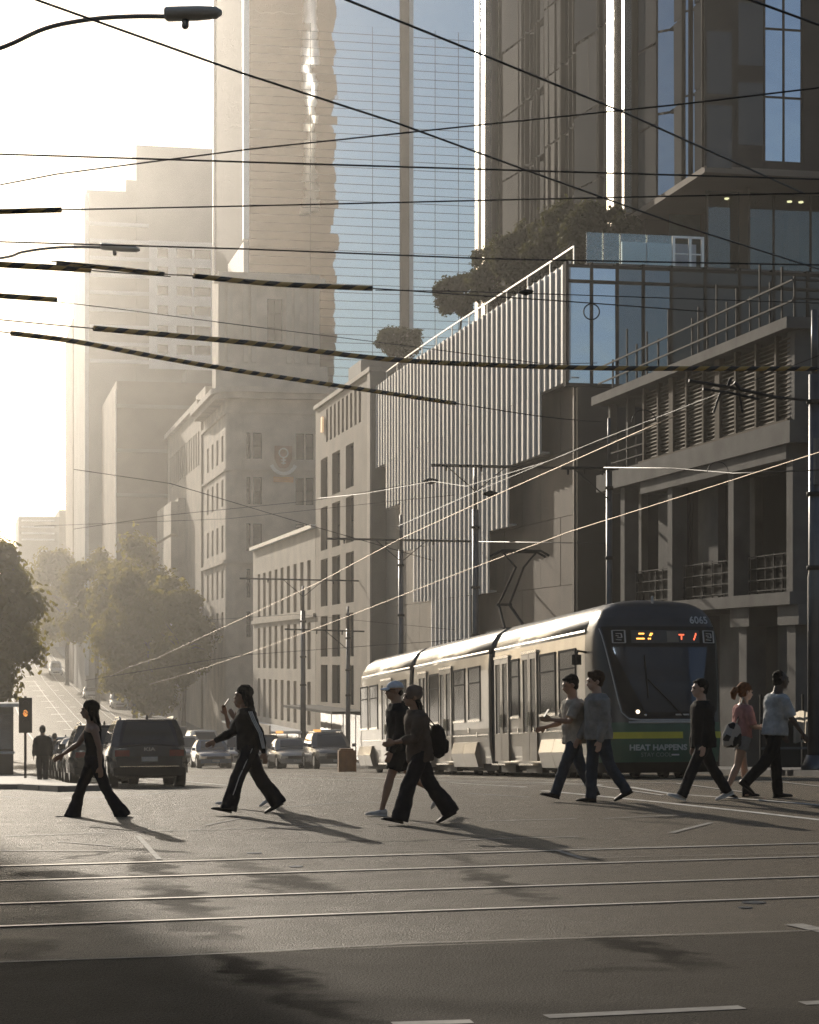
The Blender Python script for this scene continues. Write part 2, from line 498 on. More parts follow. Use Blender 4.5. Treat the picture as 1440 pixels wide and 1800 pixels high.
# painted lines and joints
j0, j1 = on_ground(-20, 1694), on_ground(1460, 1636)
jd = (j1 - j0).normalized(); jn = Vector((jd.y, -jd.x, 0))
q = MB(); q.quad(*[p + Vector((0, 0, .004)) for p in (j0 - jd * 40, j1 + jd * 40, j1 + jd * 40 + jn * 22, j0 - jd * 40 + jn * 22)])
tag(q.build("darker_near_lane", asphalt_material('darker near asphalt', .46)), kind="structure")  # plain darker asphalt sheet over the lane nearer than the joint
MAT['line'] = M("worn road paint", (.62, .60, .55), .6, 0, .35, 6)
MAT['faint'] = M("faded road paint", (.30, .28, .25), .6, 0, .4, 5)
MAT['joint'] = M("sealed joint", (.27, .245, .21), .7, 0, .4, 4)
def line(pix, w, mat, lift=.008, name="road_marking"):
    pts = [on_ground(*p) for p in pix]
    fine = []
    for a, c in zip(pts, pts[1:]):
        k = max(1, int((c - a).length / 2))
        for i in range(k):
            p = a.lerp(c, i / k); p.z = zg(*uv_of(p.x, p.y)); fine.append(p)
    fine.append(pts[-1])
    tag(ribbon(fine, w, lift).build(name, mat), kind="structure")
line([(790, 1376), (960, 1391), (1180, 1413), (1500, 1449)], .13, MAT['line'])
line([(940, 1376), (1180, 1396), (1500, 1421)], .12, MAT['line'])
line([(620, 1367), (800, 1372), (1000, 1377)], .12, MAT['line'])
line([(330, 1364), (470, 1367), (640, 1373)], .12, MAT['line'])
line([(-20, 1694), (300, 1683), (720, 1660), (1460, 1636)], .035, MAT['joint'])
line([(-20, 1496), (190, 1497)], .07, MAT['faint']); line([(10, 1470), (185, 1465)], .06, MAT['faint'])
line([(235, 1463), (600, 1452)], .06, MAT['faint']); line([(650, 1450), (760, 1447)], .05, MAT['faint'])
line([(857, 1444), (1013, 1440)], .07, MAT['faint']); line([(1060, 1440), (1210, 1433)], .07, MAT['faint'])
line([(800, 1478), (1018, 1471)], .06, MAT['faint']); line([(100, 1480), (200, 1488)], .05, MAT['faint'])
line([(242, 1470), (280, 1512)], .06, MAT['faint']); line([(980, 1496), (1030, 1512)], .06, MAT['faint']); line([(1180, 1465), (1250, 1447)], .08, MAT['faint'])
line([(0, 1400), (130, 1404), (300, 1392)], .06, MAT['faint']); line([(500, 1420), (620, 1410), (700, 1414)], .05, MAT['faint'])
line([(660, 1498), (1020, 1492), (1440, 1484)], .03, MAT['joint']); line([(1000, 1510), (1440, 1500)], .03, MAT['joint'])
line([(960, 1790), (1305, 1773)], .12, MAT['faint']); line([(1410, 1766), (1500, 1762)], .12, MAT['faint']); line([(690, 1802), (830, 1798)], .12, MAT['faint'])
line([(1395, 1626), (1500, 1650)], .16, MAT['faint'])
line([(360, 1452), (440, 1436)], .05, MAT['faint']); line([(820, 1395), (930, 1402)], .08, MAT['faint'])
for px in (1000, 1060, 1140, 1330, 90, 260, 470): 
    pass
for u in range(200, 330, 14):     # cross bars on the far uphill lanes
    q = MB(); q.quad(*[S(a, b, zg(a, b) + .01) for a, b in ((u, 9.6), (u, 13.0), (u + .8, 13.0), (u + .8, 9.6))])
    tag(q.build("road_marking", MAT['line']), kind="structure")
for v in (6.2, 15.9):
    q = ribbon([S(u, v + max(0, u - 200) * .004, zg(u, v)) for u in us if 50 <= u <= 480], .14, .008)
    tag(q.build("road_marking", MAT['line']), kind="structure")
# service covers set in the roadway
for px, py, r in ((520, 1524, .07), (447, 1500, .08), (1325, 1587, .10), (1310, 1596, .06)):
    p = on_ground(px, py); q = MB(); q.tube([p + Vector((0, 0, -.03)), p + Vector((0, 0, .006))], r, 14)
    tag(q.build("cover_plate", MAT['pole']), "small steel cover plate set in the asphalt " + {520: "between the middle rails", 447: "just above the first rail", 1325: "beside the nearest rail, the wider one", 1310: "beside the nearest rail, the smaller one"}[px], "cover plate")

# ---------------------------------------------------------------- facade helpers
_win = {}
def window_mesh(w, h, axis, fr, nx, ny, t=.06):
    key = (round(w, 2), round(h, 2), axis, fr.name, nx, ny)
    if key in _win: return _win[key]
    f, p = MB(), MB()
    def bx(q, a0, a1, z0, z1, d0, d1):
        if axis == 'u': q.box(d0, d1, a0, a1, z0, z1)
        else: q.box(a0, a1, d0, d1, z0, z1)
    bx(f, -w / 2, w / 2, 0, t, 0, .06); bx(f, -w / 2, w / 2, h - t, h, 0, .06)
    bx(f, -w / 2, -w / 2 + t, t, h - t, 0, .06); bx(f, w / 2 - t, w / 2, t, h - t, 0, .06)
    for i in range(1, nx): 
        a = -w / 2 + w * i / nx; bx(f, a - t * .4, a + t * .4, t, h - t, .005, .055)
    for i in range(1, ny):
        z = h * i / ny; bx(f, -w / 2 + t, w / 2 - t, z - t * .4, z + t * .4, .01, .05)
    bx(p, -w / 2 + t, w / 2 - t, t, h - t, .025, .035)
    r = (f.mesh("window", fr), p.mesh("pane", MAT['window_glass']))
    _win[key] = r
    return r
def facade(pl, mat, axis, c, a0, a1, z0, z1, cols, rows, depth=.3, frame=None, nx=2, ny=2, glass=None, name="wall", win=True, skip=()):
    """wall sheet with real recessed openings; plane v=c (axis u) or u=c (axis v); one window object per opening"""
    q = pl.mb()
    P = (lambda a, z, d: (c + d, a, z)) if axis == 'u' else (lambda a, z, d: (a, c + d, z))
    A = sorted({a0, a1, *[x for r in cols for x in r]}); Z = sorted({z0, z1, *[x for r in rows for x in r]})
    for i in range(len(A) - 1):
        for j in range(len(Z) - 1):
            s, t, e, w = A[i], A[i + 1], Z[j], Z[j + 1]
            ci = next((k for k, r in enumerate(cols) if r[0] <= s + 1e-6 and t <= r[1] + 1e-6), None)
            ri = next((k for k, r in enumerate(rows) if r[0] <= e + 1e-6 and w <= r[1] + 1e-6), None)
            if ci is None or ri is None or (ci, ri) in skip:
                q.quad(P(s, e, 0), P(t, e, 0), P(t, w, 0), P(s, w, 0))
            else:
                q.quad(P(s, e, 0), P(t, e, 0), P(t, e, depth), P(s, e, depth)); q.quad(P(s, w, 0), P(t, w, 0), P(t, w, depth), P(s, w, depth))
                q.quad(P(s, e, 0), P(s, w, 0), P(s, w, depth), P(s, e, depth)); q.quad(P(t, e, 0), P(t, w, 0), P(t, w, depth), P(t, e, depth))
    q.build(name, mat, pl.o)
    if win:
        for ci, (s, t) in enumerate(cols):
            for ri, (e, w) in enumerate(rows):
                if (ci, ri) in skip: continue
                f, p = window_mesh(t - s, w - e, axis, frame or MAT['frame_dark'], nx, ny)
                m = (s + t) / 2
                lo = pl.loc(c + depth - .07, m, e) if axis == 'u' else pl.loc(m, c + depth - .07, e)
                o = link("window", f, pl.o, lo)
                k = link("pane", p, o, (0, 0, 0), (random.uniform(-.006, .006), random.uniform(-.006, .006), random.uniform(-.008, .008)))
def part_box(pl, name, mat, v0, v1, u0, u1, z0, z1):
    q = pl.mb(); q.box(v0, v1, u0, u1, z0, z1)
    return q.build(name, mat, pl.o)

# ---------------------------------------------------------------- A: concrete frame building under construction (right)
u0, _ = fu(1395, 22); u1, _ = fu(1060, 22)
A = Place("concrete_frame_building", "unfinished concrete frame building with tan louvre screens behind the right end of the tram", "building", u0, 22, zg(u0))
zb = -3.0
z1s, z2s, z3s = 3.84, 8.45, 11.2
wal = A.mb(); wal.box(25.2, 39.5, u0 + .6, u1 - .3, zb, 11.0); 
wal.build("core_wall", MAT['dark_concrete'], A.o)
for nm, lo, hi, a, b in (("floor_slab", 3.5, z1s, u0 - .1, u1 + .2), ("floor_slab", 7.85, z2s, u0 - .1, u1 + .3), ("roof_slab", 10.9, z3s, u0 - .25, u1 + .4)):
    part_box(A, nm, MAT['concrete'], 21.85 if nm != "roof_slab" else 21.7, 40, a, b, lo, hi)
part_box(A, "beam", MAT['concrete'], 21.95, 22.6, u0 + .4, fu(1128, 22)[0], 7.45, 7.847)
for px in (1092, 1175, 1282, 1385):
    uu, _ = fu(px, 22)
    part_box(A, "column", MAT['concrete'], 22.05, 22.55, uu - .22, uu + .22, 3.843, 7.447 if px > 1130 else 7.847)
for px in (1078, 1300, 1385):
    uu, _ = fu(px, 22)
    part_box(A, "column", MAT['concrete'], 22.1, 22.7, uu - .3, uu + .3, zb, 3.497)
    part_box(A, "column_head", MAT['concrete'], 22.0, 22.9, uu - .75, uu + .75, 2.95, 3.49)
# grey precast panels in the recess
for px0, px1, lo, hi in ((1160, 1195, 3.85, 7.4), (1230, 1265, 3.85, 7.4), (1292, 1330, 3.85, 7.4), (1100, 1130, 3.85, 7.8), (1268, 1325, zb, 3.4), (1370, 1392, zb, 3.4)):
    a, b = fu(px1, 23)[0], fu(px0, 23)[0]
    part_box(A, "precast_panel", MAT['concrete'], 22.95, 23.19, a, b, lo, hi)
# louvre screens
slat = MB(); slat.box(-.012, .1, -.5, .5, -.012, .03); slat_me = slat.mesh("slat", MAT['louver'])
edges = [1392, 1368, 1333, 1297, 1268, 1240, 1210, 1186, 1160, 1135]
for k, (pa, pb) in enumerate(zip(edges, edges[1:])):
    a, b = fu(pa, 22)[0] + (.1 if k else .05), fu(pb, 22)[0]
    w = .12 if k not in (3, 6) else .38
    part_box(A, "mullion", MAT['louver'], 21.93, 22.1, b - .02, b + w, z2s + .05, 10.88)
    nsl = 19
    for i in range(nsl):
        o = link("slat", slat_me, A.o, A.loc(22.02, (a + b) / 2 + .05, z2s + .12 + (10.85 - z2s - .15) * i / nsl), (0, R(28), 0))
        o.scale = (1.25, b - a - .12, 1.25)
part_box(A, "screen_rail", MAT['louver'], 21.87, 22.12, fu(1392, 22)[0], fu(1128, 22)[0], z2s + .003, z2s + .06)
part_box(A, 'sun_stop_panel', MAT['dark_concrete'], 22.12, 23.18, fu(1134, 22)[0], fu(1134, 22)[0] + .12, z2s + .004, 10.89)  # closing panel added to keep the sun from behind the slats
# mesh guard panels on the open floor
for pa, pb in ((1165, 1103), (1275, 1185), (1378, 1298)):
    a, b = fu(pa, 22)[0] + .2, fu(pb, 22)[0] - .1
    q = A.mb()
    for i in range(6): 
        u = a + (b - a) * i / 5; q.bar((22.3, u, z1s), (22.3, u, z1s + 1.15), .035)
    for z in (.12, .42, .75, 1.1): q.bar((22.27, a, z1s + z), (22.27, b, z1s + z), .03)
    q.build("guard_rail", MAT['dark_metal'], A.o)
    for i in range(5):
        u = a + (b - a) * (i + .5) / 5; h = (b - a) / 11
        q = A.mb(); q.box(22.33, 22.35, u - h, u + h, z1s + .08, z1s + 1.05); q.build("mesh_panel", MAT['mesh_black'], A.o)
q = A.mb()
a, b = fu(1128, 22)[0], fu(1065, 22)[0]
for i in range(5): u = a + (b - a) * i / 4; q.bar((22.15, u, z2s), (22.15, u, z2s + 1.1), .04)
for z in (.35, .7, 1.08): q.bar((22.12, a, z2s + z), (22.12, b, z2s + z), .035)
q.build("guard_rail", MAT['dark_metal'], A.o)
for uu in (u1 - .2, u1 - 2.2): part_box(A, "column", MAT['concrete'], 22.2, 22.45, uu, uu + .2, z2s + .003, 10.897)
# scaffold posts and edge rails along the roof
q = A.mb()
for z in (.45, 1.0): q.bar((21.9, u0 - .2, z3s + z), (21.9, u1 + .2, z3s + z), .045)
q.bar((21.9, u0 - .2, z3s + 1.0), (34, u0 - .2, z3s + 1.0), .05); q.bar((21.9, u0 - .2, z3s + .5), (34, u0 - .2, z3s + .5), .05)
q.build("edge_rail", MAT['dark_metal'], A.o)
post = {}
for i, px in enumerate((1080, 1105, 1122, 1140, 1160, 1178, 1220, 1231, 1247, 1263, 1281, 1298, 1322, 1339, 1357, 1378, 1400)):
    u = fu(px, 22)[0]; h = (1.1, 1.5, 1.25, 1.9)[i * 7 % 4]
    if h not in post: m_ = MB(); m_.bar((0, 0, 0), (0, 0, h), .055); post[h] = m_.mesh("post", MAT['dark_metal'])
    link("post", post[h], A.o, A.loc(21.95, u, z3s))
# end wall towards the crossing
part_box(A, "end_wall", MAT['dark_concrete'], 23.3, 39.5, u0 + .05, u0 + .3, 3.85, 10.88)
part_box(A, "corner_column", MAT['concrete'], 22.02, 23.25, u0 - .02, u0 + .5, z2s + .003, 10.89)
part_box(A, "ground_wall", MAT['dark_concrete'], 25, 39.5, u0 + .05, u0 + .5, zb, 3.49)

# ---------------------------------------------------------------- B: podium with white fins
BU0, BU1, BT = fu(995, 22)[0], fu(655, 22)[0], 16.8
B = Place("fin_screen_building", "podium building wrapped in tall white vertical fins that step inwards towards the street", "building", BU0, 22, zg(BU0))
part_box(B, "podium_core", MAT['dark_stone'], 23.0, 46, BU0 + .5, BU1, -4.5, BT - .3)
part_box(B, "roof_slab", MAT['concrete'], 22.9, 46, BU0 + .3, BU1, BT - .297, BT)
# brown and beige stone panels behind and beside the fins
def bulge(u):
    t = (u - BU0) / (BU1 - BU0)
    t = max(0.0, min(1.0, t))
    return -1.2 * t * t * (1 - t)
n = 13
for i in range(n):
    a, b = BU0 + .5 + (BU1 - BU0 - .5) * i / n, BU0 + .5 + (BU1 - BU0 - .5) * (i + 1) / n
    for z0_, z1_ in ((-4.4, -.2), (-.19, 4.86), (4.87, 7.5), (7.51, 10.0), (10.01, 12.4), (12.41, 16.4)):
        part_box(B, "stone_panel", MAT['beige'] if i > 7 else MAT['brown_stone'], 22.75 + random.uniform(0, .015), 22.98, a + .012, b - .012, z0_, z1_ - .01)
LEV = [(12.4, 16.8, 655, 995), (10.0, 12.38, 678, 947), (7.5, 9.98, 705, 896), (4.86, 7.48, 730, 862), (-4.0, 4.84, 756, 830)]
fin_me = {}
PITCH = .80
for li, (z0_, z1_, pa, pb) in enumerate(LEV):
    ua, ub = fu(pb, 22)[0], fu(pa, 22)[0]
    k0, k1 = math.ceil((ua - BU0) / PITCH), math.floor((ub - BU0) / PITCH)
    q = MB()
    q.prism([(0, 0), (0, .62), (.02, .62), (.075, .03), (.075, 0)], -.02, z1_ - z0_)   # one folded blade in plan (v, u)
    me = q.mesh("fin", MAT['fin'])
    for k in range(k0, k1 + 1):
        u = BU0 + k * PITCH
        p_ = S(u, 22); va = math.atan2(p_.x * VX + p_.y * VY, p_.x * UX + p_.y * UY)
        link("fin", me, B.o, B.loc(22 + bulge(u) + .1, u, z0_ + random.uniform(-.02, .02)), (0, 0, -va * random.uniform(.52, .62)))
    q = B.mb()
    for k in range(k0, k1):
        u = BU0 + k * PITCH; q.bar((22.36 + bulge(u), u, z0_ + .06), (22.36 + bulge(u + PITCH), u + PITCH, z0_ + .06), .3, .06)
    q.build("fin_ledge", MAT['fin'], B.o)
    q = B.mb()
    for k in range(k0, k1):
        u = BU0 + k * PITCH
        q.quad((22.20 + bulge(u), u, z0_), (22.20 + bulge(u + PITCH), u + PITCH, z0_), (22.20 + bulge(u + PITCH), u + PITCH, z1_), (22.20 + bulge(u), u, z1_))
    q.build("backing_screen", MAT['fin'], B.o)
# glass end facing the crossing: single panes in a dark frame
pvs = [fv(px, BU0)[0] for px in (997, 1040, 1085, 1131, 1180, 1240, 1300, 1360, 1420, 1480)]
rowz = [(fv(1040, BU0, 674)[1], fv(1040, BU0, 497)[1]), (fv(1040, BU0, 493)[1], BT - .25)]
for i in range(len(pvs) - 1):
    for (z0_, z1_) in rowz:
        q = MB(); w = pvs[i + 1] - pvs[i]; q.box(-w / 2 + .06, w / 2 - .06, 0, .03, 0, z1_ - z0_)
        me = q.mesh("pane", MAT['blue_glass'] if i < 2 else MAT['window_glass'] if i < 4 else MAT['dark_glass'])
        link("pane", me, B.o, B.loc((pvs[i] + pvs[i + 1]) / 2, BU0, z0_), (random.uniform(-.01, .01), 0, random.uniform(-.02, .02)))
q = B.mb()
for v in pvs: q.box(v - .058, v + .058, BU0 - .04, BU0 + .3, rowz[0][0], BT - .05)
for z in (rowz[0][0] - .06, rowz[0][1] + .04, BT - .2): q.box(pvs[0] - .05, pvs[-1], BU0 - .03, BU0 + .29, z - .06, z + .06)
q.build("glazing_frame", MAT['frame_dark'], B.o)
part_box(B, "end_wall", MAT['dark_stone'], 22.4, 46, BU0 + .31, BU0 + .49, -3, BT - .32)
for i in range(4):
    part_box(B, "stone_panel", MAT['dark_stone'], 22.45 + 2.2 * i, 22.45 + 2.2 * i + 2.17, BU0 + .02, BU0 + .3, -2.8, rowz[0][0] - .14)
# roof edge balustrade of glass
q = B.mb()
for i in range(len(pvs) - 1): pass
zt = fv(1100, BU0 + .6, 411)[1]
bpx = [1030, 1060, 1090, 1137, 1182]
for pa, pb in zip(bpx, bpx[1:]):
    a, b = fv(pa, BU0 + .6)[0], fv(pb, BU0 + .6)[0]
    part_box(B, "balustrade_pane", MAT['clear'], a + .02, b - .02, BU0 + .6, BU0 + .62, BT + .003, zt)
a, b = fv(1184, BU0 + .6)[0], fv(1235, BU0 + .6)[0]
q = B.mb(); 
for v in (a, fv(1213, BU0 + .6)[0], b): q.box(v - .05, v + .05, BU0 + .55, BU0 + .67, BT + .003, zt)
q.box(a, b, BU0 + .55, BU0 + .67, zt - .08, zt); q.box(a, b, BU0 + .57, BU0 + .65, BT + .5, BT + .54)
q.build("gate_frame", MAT['bright_metal'], B.o)
part_box(B, "parapet", MAT['white_frame'], fv(1095, BU0 + 1.2)[0], b, BU0 + 1.3, BU0 + 1.4, BT + .003, zt - .15)
# slim rail along the planted terrace
q = B.mb()
for i in range(12):
    a = BU0 + 1 + (BU1 - BU0 - 2) * i / 11
    q.bar((22.6 + bulge(a), a, BT), (22.6 + bulge(a), a, BT + .75), .04)
    if i: q.bar((22.6 + bulge(p_), p_, BT + .72), (22.6 + bulge(a), a, BT + .72), .05)
    p_ = a
q.build("terrace_rail", MAT['bright_metal'], B.o)

# ---------------------------------------------------------------- C: dark tower above the podium
CV, CV1 = 28.0, 49.6
CU0, CU1 = fu(1240, CV)[0], fu(845, CV)[0]
CT, CS = 93.0, 20.95
C = Place("dark_glass_tower", "dark bronze glass tower with bright vertical metal ribs rising above the planted terrace", "building", CU0, CV, BT)
um = fu(1115, CV)[0]
part_box(C, "tower_body", MAT['bronze'], CV + .5, CV1, CU0 + .5, CU1 - .4, CS + .01, CT)
part_box(C, "tower_base", MAT['bronze'], CV + .5, CV1, um, CU1 - .5, BT + .01, CS)
part_box(C, "soffit", MAT['far_brown'], CV, CV1, CU0 + .05, um + 2, CS - .25, CS)
for i in range(6):
    a, b = CU0 + 2.0 + (um - CU0 - 2.2) * i / 6, CU0 + 2.0 + (um - CU0 - 2.2) * (i + 1) / 6
    part_box(C, "wall_panel", MAT['brown_stone'], CV + 2.5, CV + 2.6, a + .02, b - .02, BT + .01, CS - .26)
# sunlit back wall (mirrored in the blue tower)
nb = 17
for i in range(nb):
    z0_ = BT + (CT - BT) * i / nb
    part_box(C, "back_panel", M("brown panel %d" % i, (.06, .047, .035), .9, 0, .25, .6, 0, None, .1), CV, CV1, CU1 - .38, CU1 - .1 + random.uniform(0, .2), z0_ + .06, z0_ + (CT - BT) / nb)
q = C.mb(); q.tube([(CV1 - 3.4, CU1 + .2, 62), (CV1 - 3.4, CU1 + .2, CT)], .9, 18); q.build("rib", MAT['bright_metal'], C.o, True)  # bright rib added on the back so the glass mirrors a sun glint
# metal ribs on the street side
for px, r in ((857, .62), (879, .20), (1089, .20), (1112, .14), (1198, .10), (1210, .10), (1236, .16), (955, .08), (1014, .08), (1153, .1)):
    u = fu(px, CV)[0]
    q = C.mb(); zz = BT if px < 1105 else CS
    q.tube([(CV + .1, u, zz), (CV + .1, u, 50)], r, 14); q.tube([(CV + .1, u, 50), (CV + .1, u, CT)], r, 8)
    o = q.build("rib", MAT['bright_metal'] if px in (857, 1089) else MAT['bronze'], C.o, True)
for pa, pb in ((846, 868), (1082, 1096), (1110, 1114)):
    ua, ub = fu(pa, CV)[0], fu(pb, CV)[0]; um_ = (ua + ub) / 2; zz = BT if pa < 1105 else CS
    k = math.tan(R(3))
    q = C.mb(); q.prism([(CV - .42 + k * (ub - um_), ub), (CV - .42 + k * (ua - um_), ua), (CV - .1, ua), (CV - .1, ub)], zz, 60); q.build("rib_face", MAT['mirror_metal'], C.o)
bays = [(888, 953, 'bronze_glass'), (957, 1012, 'bronze_glass'), (1016, 1082, 'bronze_glass'), (1117, 1151, 'bronze_glass'), (1158, 1173, 'blue_glass'), (1177, 1195, 'bronze_glass'), (1200, 1208, 'blue_glass'), (1213, 1232, 'bronze_glass')]
for bi, (pa, pb, gm) in enumerate(bays):
    a, b = fu(pb, CV)[0], fu(pa, CV)[0]
    tw = (.12, .09, .14, .11, .75, .1, .7, .12)[bi]
    for k in range(7):
        z0_ = (BT + .2 if pa < 1090 else CS) + k * 3.35; z1_ = z0_ + 3.25
        q = MB(); w = b - a
        q.box(-.015, .015, -w / 2 + .05, w / 2 - .05, 0, z1_ - z0_)
        link("pane", q.mesh("pane", MAT[gm]), C.o, C.loc(CV + .25, (a + b) / 2, z0_), (0, random.uniform(-.012, .012), tw + random.uniform(-.02, .02)))
        q = C.mb(); q.box(CV + .24, CV + .45, a, b, z1_ + .01, z1_ + .07); q.build("transom", MAT['frame_dark'], C.o)
        if pb - pa > 40:
            for j in range(1, 7):
                uu = a + w * (j + .3 * math.sin(j * 2.3 + bi)) / 7; q = C.mb(); q.box(CV + (.06 if j % 3 else .0), CV + .24, uu - .03, uu + .03, z0_, z1_); q.build("mullion", MAT['bronze'] if j % 2 else MAT['frame_dark'], C.o)
            if False:
                q = C.mb(); q.box(CV + .1, CV + .16, a + w * .36, a + w * .64, z0_ + .6, z0_ + 2.6); q.build("vent_panel", MAT['dark_stone'], C.o)
# front towards the crossing
fpx = [(1243, 1343), (1412, 1500), (1500, 1600)]
a0_, b0_ = fv(1240, CU0)[0], fv(1600, CU0)[0]
ww = [fv(p, CU0)[0] for p in (1345, 1379, 1411)]
zz = [fv(1380, CU0, y)[1] for y in (285, 171, 51, -70, -190)]
q = C.mb(); q.box(CV, ww[0] - .05, CU0 + .06, CU0 + .45, CS, CT); q.box(ww[2] + .05, CV1, CU0 + .06, CU0 + .45, CS, CT)
q.box(ww[0] - .047, ww[2] + .047, CU0 + .3, CU0 + .45, CS, CT); q.box(ww[0] - .047, ww[2] + .047, CU0 + .06, CU0 + .297, CS, zz[0])
q.build("front_wall", MAT['dark_stone'], C.o)
for i in range(2):
    for j in range(4):
        q = MB(); w = ww[i + 1] - ww[i]; q.box(-w / 2 + .03, w / 2 - .03, 0, .03, 0, zz[j + 1] - zz[j] - .08)
        link("pane", q.mesh("pane", MAT['blue_glass']), C.o, C.loc((ww[i] + ww[i + 1]) / 2, CU0 + .1, zz[j] + .04), (random.uniform(-.006, .006), 0, random.uniform(-.006, .006)))
q = C.mb()
for v in ww: q.box(v - .03, v + .03, CU0 + .04, CU0 + .28, zz[0], zz[4])
for z in zz[:4]: q.box(ww[0] + .035, ww[2] - .035, CU0 + .05, CU0 + .27, z - .035, z + .035)
q.build("window_frame", MAT['frame_dark'], C.o)
for px, py in ((1265, 110), (1320, 60), (1265, 240), (1320, 200)):
    v, z = fv(px, CU0, py); q = C.mb(); q.box(v - .5, v + .5, CU0 + .02, CU0 + .058, z - 1.2, z + 1.2); q.build("dark_panel", MAT['dark_glass'], C.o)
# lounge behind glass under the soffit
lv = [fv(px, CU0 + 3)[0] for px in (1243, 1300, 1360, 1425, 1490)]
for a, b in zip(lv, lv[1:]):
    part_box(C, "lounge_pane", MAT['dark_clear'], a + .04, b - .04, CU0 + 3, CU0 + 3.02, BT + .01, CS - .26)
q = C.mb()
for v in lv: q.box(v - .035, v + .035, CU0 + 2.96, CU0 + 3.06, BT + .01, CS - .255)
q.build("lounge_frame", MAT['frame_dark'], C.o)
part_box(C, "lounge_wall", M("teal grey partition", (.16, .22, .21), .6), lv[0], CV1 - .6, CU0 + 7.5, CU0 + 7.6, BT + .02, CS - .27)
part_box(C, "lounge_column", MAT['far_grey'], fv(1385, CU0 + 6)[0], fv(1385, CU0 + 6)[0] + .5, CU0 + 6, CU0 + 6.5, BT + .02, CS - .27)
lamp_m = glow("warm downlight", (1, .75, .45), 6)
for i, (px, py) in enumerate(((1278, 358), (1388, 374), (1408, 364))):
    v, z = fv(px, CU0 + 4.2, py)
    q = MB(); q.tube([(0, 0, 0), (0, 0, -.05)], .10, 12)
    o = q.build("downlight", lamp_m); o.location = S(CU0 + 4.2, v, CS - .253)
    tag(o, "small warm round ceiling light over the lounge, " + ("nearest the tower corner", "above the middle chairs", "closest to the far window bay")[i], "ceiling light", "lit downlights in the lounge ceiling")
def lounge_chair(px, label):
    v, _ = fv(px, CU0 + 3.9)
    t = thing("lounge_chair", label, "chair", S(CU0 + 3.9, v, BT + .004), ROTZ + random.uniform(-.5, .5), "dark chairs in the glazed lounge")
    q = MB(); q.box(-.28, .28, -.27, .27, .42, .52); q.build("seat", MAT['black'], t)
    q = MB(); q.tube([(0, .25, .5), (0, .32, .75), (0, .36, 1.05)], [(.26, .04), (.28, .05), (.2, .04)], 10, True, (1, 0, 0)); q.build("backrest", MAT['black'], t, True)
    for sx in (-1, 1):
        for sy in (-1, 1):
            q = MB(); q.bar((sx * .22, sy * .2, .42), (sx * .28, sy * .26, 0), .035); q.build("leg", MAT['dark_metal'], t)
for px, lb in ((1268, "dark lounge chair nearest the stone corner of the tower"), (1300, "second dark lounge chair from the tower corner"), (1340, "dark lounge chair below the middle ceiling lights"), (1380, "dark lounge chair in front of the lounge column"), (1422, "dark lounge chair at the far end of the glazed lounge")):
    lounge_chair(px, lb)

# ---------------------------------------------------------------- D: beige building
DU0, DU1, DT = BU1 + .15, fu(555, 22)[0], 17.7
D = Place("beige_office_building", "beige rendered office building with rows of tall dark windows beside the white fins", "building", DU0, 22, zg(DU0))
part_box(D, "building_core", MAT['beige'], 22.5, 40, DU0 + .1, DU1 - .1, -5, DT - .3)
cols = [(fu(b, 22)[0], fu(a, 22)[0]) for a, b in ((564, 576), (584, 598), (608, 622))]
cols.sort()
rows = [(-.6, 1.7), (2.2, 4.7), (5.3, 8.2), (8.75, 11.4), (11.9, 14.4)]
facade(D, MAT['beige'], 'u', 22.0, DU0, DU1, -5, 15.0, cols, rows, .4, None, 2, 2)
sl = []
for i in range(9): a = DU0 + 3.2 + i * 1.35; sl.append((a, a + .72))
facade(D, MAT['beige'], 'u', 22.0, DU0, DU1, 15.0, DT, sl, [(15.3, 17.3)], .5, None, 1, 1)
for uu in (DU0, DU1): q = D.mb(); q.quad((22, uu, -5), (40, uu, -5), (40, uu, DT), (22, uu, DT)); q.build("side_wall", MAT['beige'], D.o)
part_box(D, "parapet", MAT['cream'], 21.85, 22.5, DU0, DU1, DT, DT + .25)
part_box(D, "pilaster", MAT['sandstone'], 21.9, 21.997, DU0 + .05, DU0 + .9, -5, DT - .01)
part_box(D, "sign_panel", glow("warm lit sign", (.9, .62, .35), .5), 21.86, 21.95, fu(569, 22)[0] - .25, fu(569, 22)[0] + .25, fu(569, 22, 760)[1], fu(569, 22, 733)[1])
part_box(D, "awning", MAT['dark_metal'], 19.8, 21.99, DU0, DU1 - 1, -.95, -.8)
for i in range(4): part_box(D, "shop_window", MAT['dark_glass'], 21.93, 21.99, DU0 + .6 + i * 4, DU0 + 4.3 + i * 4, -3.6, -1.1)
# roof garden box left of the fins
part_box(D, "roof_box", MAT['far_grey'], 24, 30, fu(640, 24)[0] + 1, fu(628, 24)[0] + 3, DT - .3, DT + 2.6)

# ---------------------------------------------------------------- E: low cream building
EU0, EU1, ET = DU1 + .1, fu(445, 22)[0], 10.3
E = Place("low_cream_building", "low cream painted building with narrow upright windows and a pale awning", "building", EU0, 22, zg(EU0))
part_box(E, "building_core", MAT['cream'], 22.5, 40, EU0 + .1, EU1 - .1, -6, ET - .2)
cols = []
for i in range(9): a = EU0 + 1.8 + i * 2.9; cols.append((a, a + 1.35))
facade(E, MAT['cream'], 'u', 22.0, EU0, EU1, -6, ET, cols, [(-2.2, .6), (1.4, 4.4), (5.2, 8.4)], .45, None, 1, 2)
for uu in (EU0, EU1): q = E.mb(); q.quad((22, uu, -6), (40, uu, -6), (40, uu, ET), (22, uu, ET)); q.build("side_wall", MAT['cream'], E.o)
part_box(E, "cornice", MAT['white_frame'], 21.7, 22.5, EU0, EU1, ET, ET + .25)
part_box(E, "string_course", MAT['cream'], 21.85, 21.997, EU0, EU1, 4.7, 4.95)
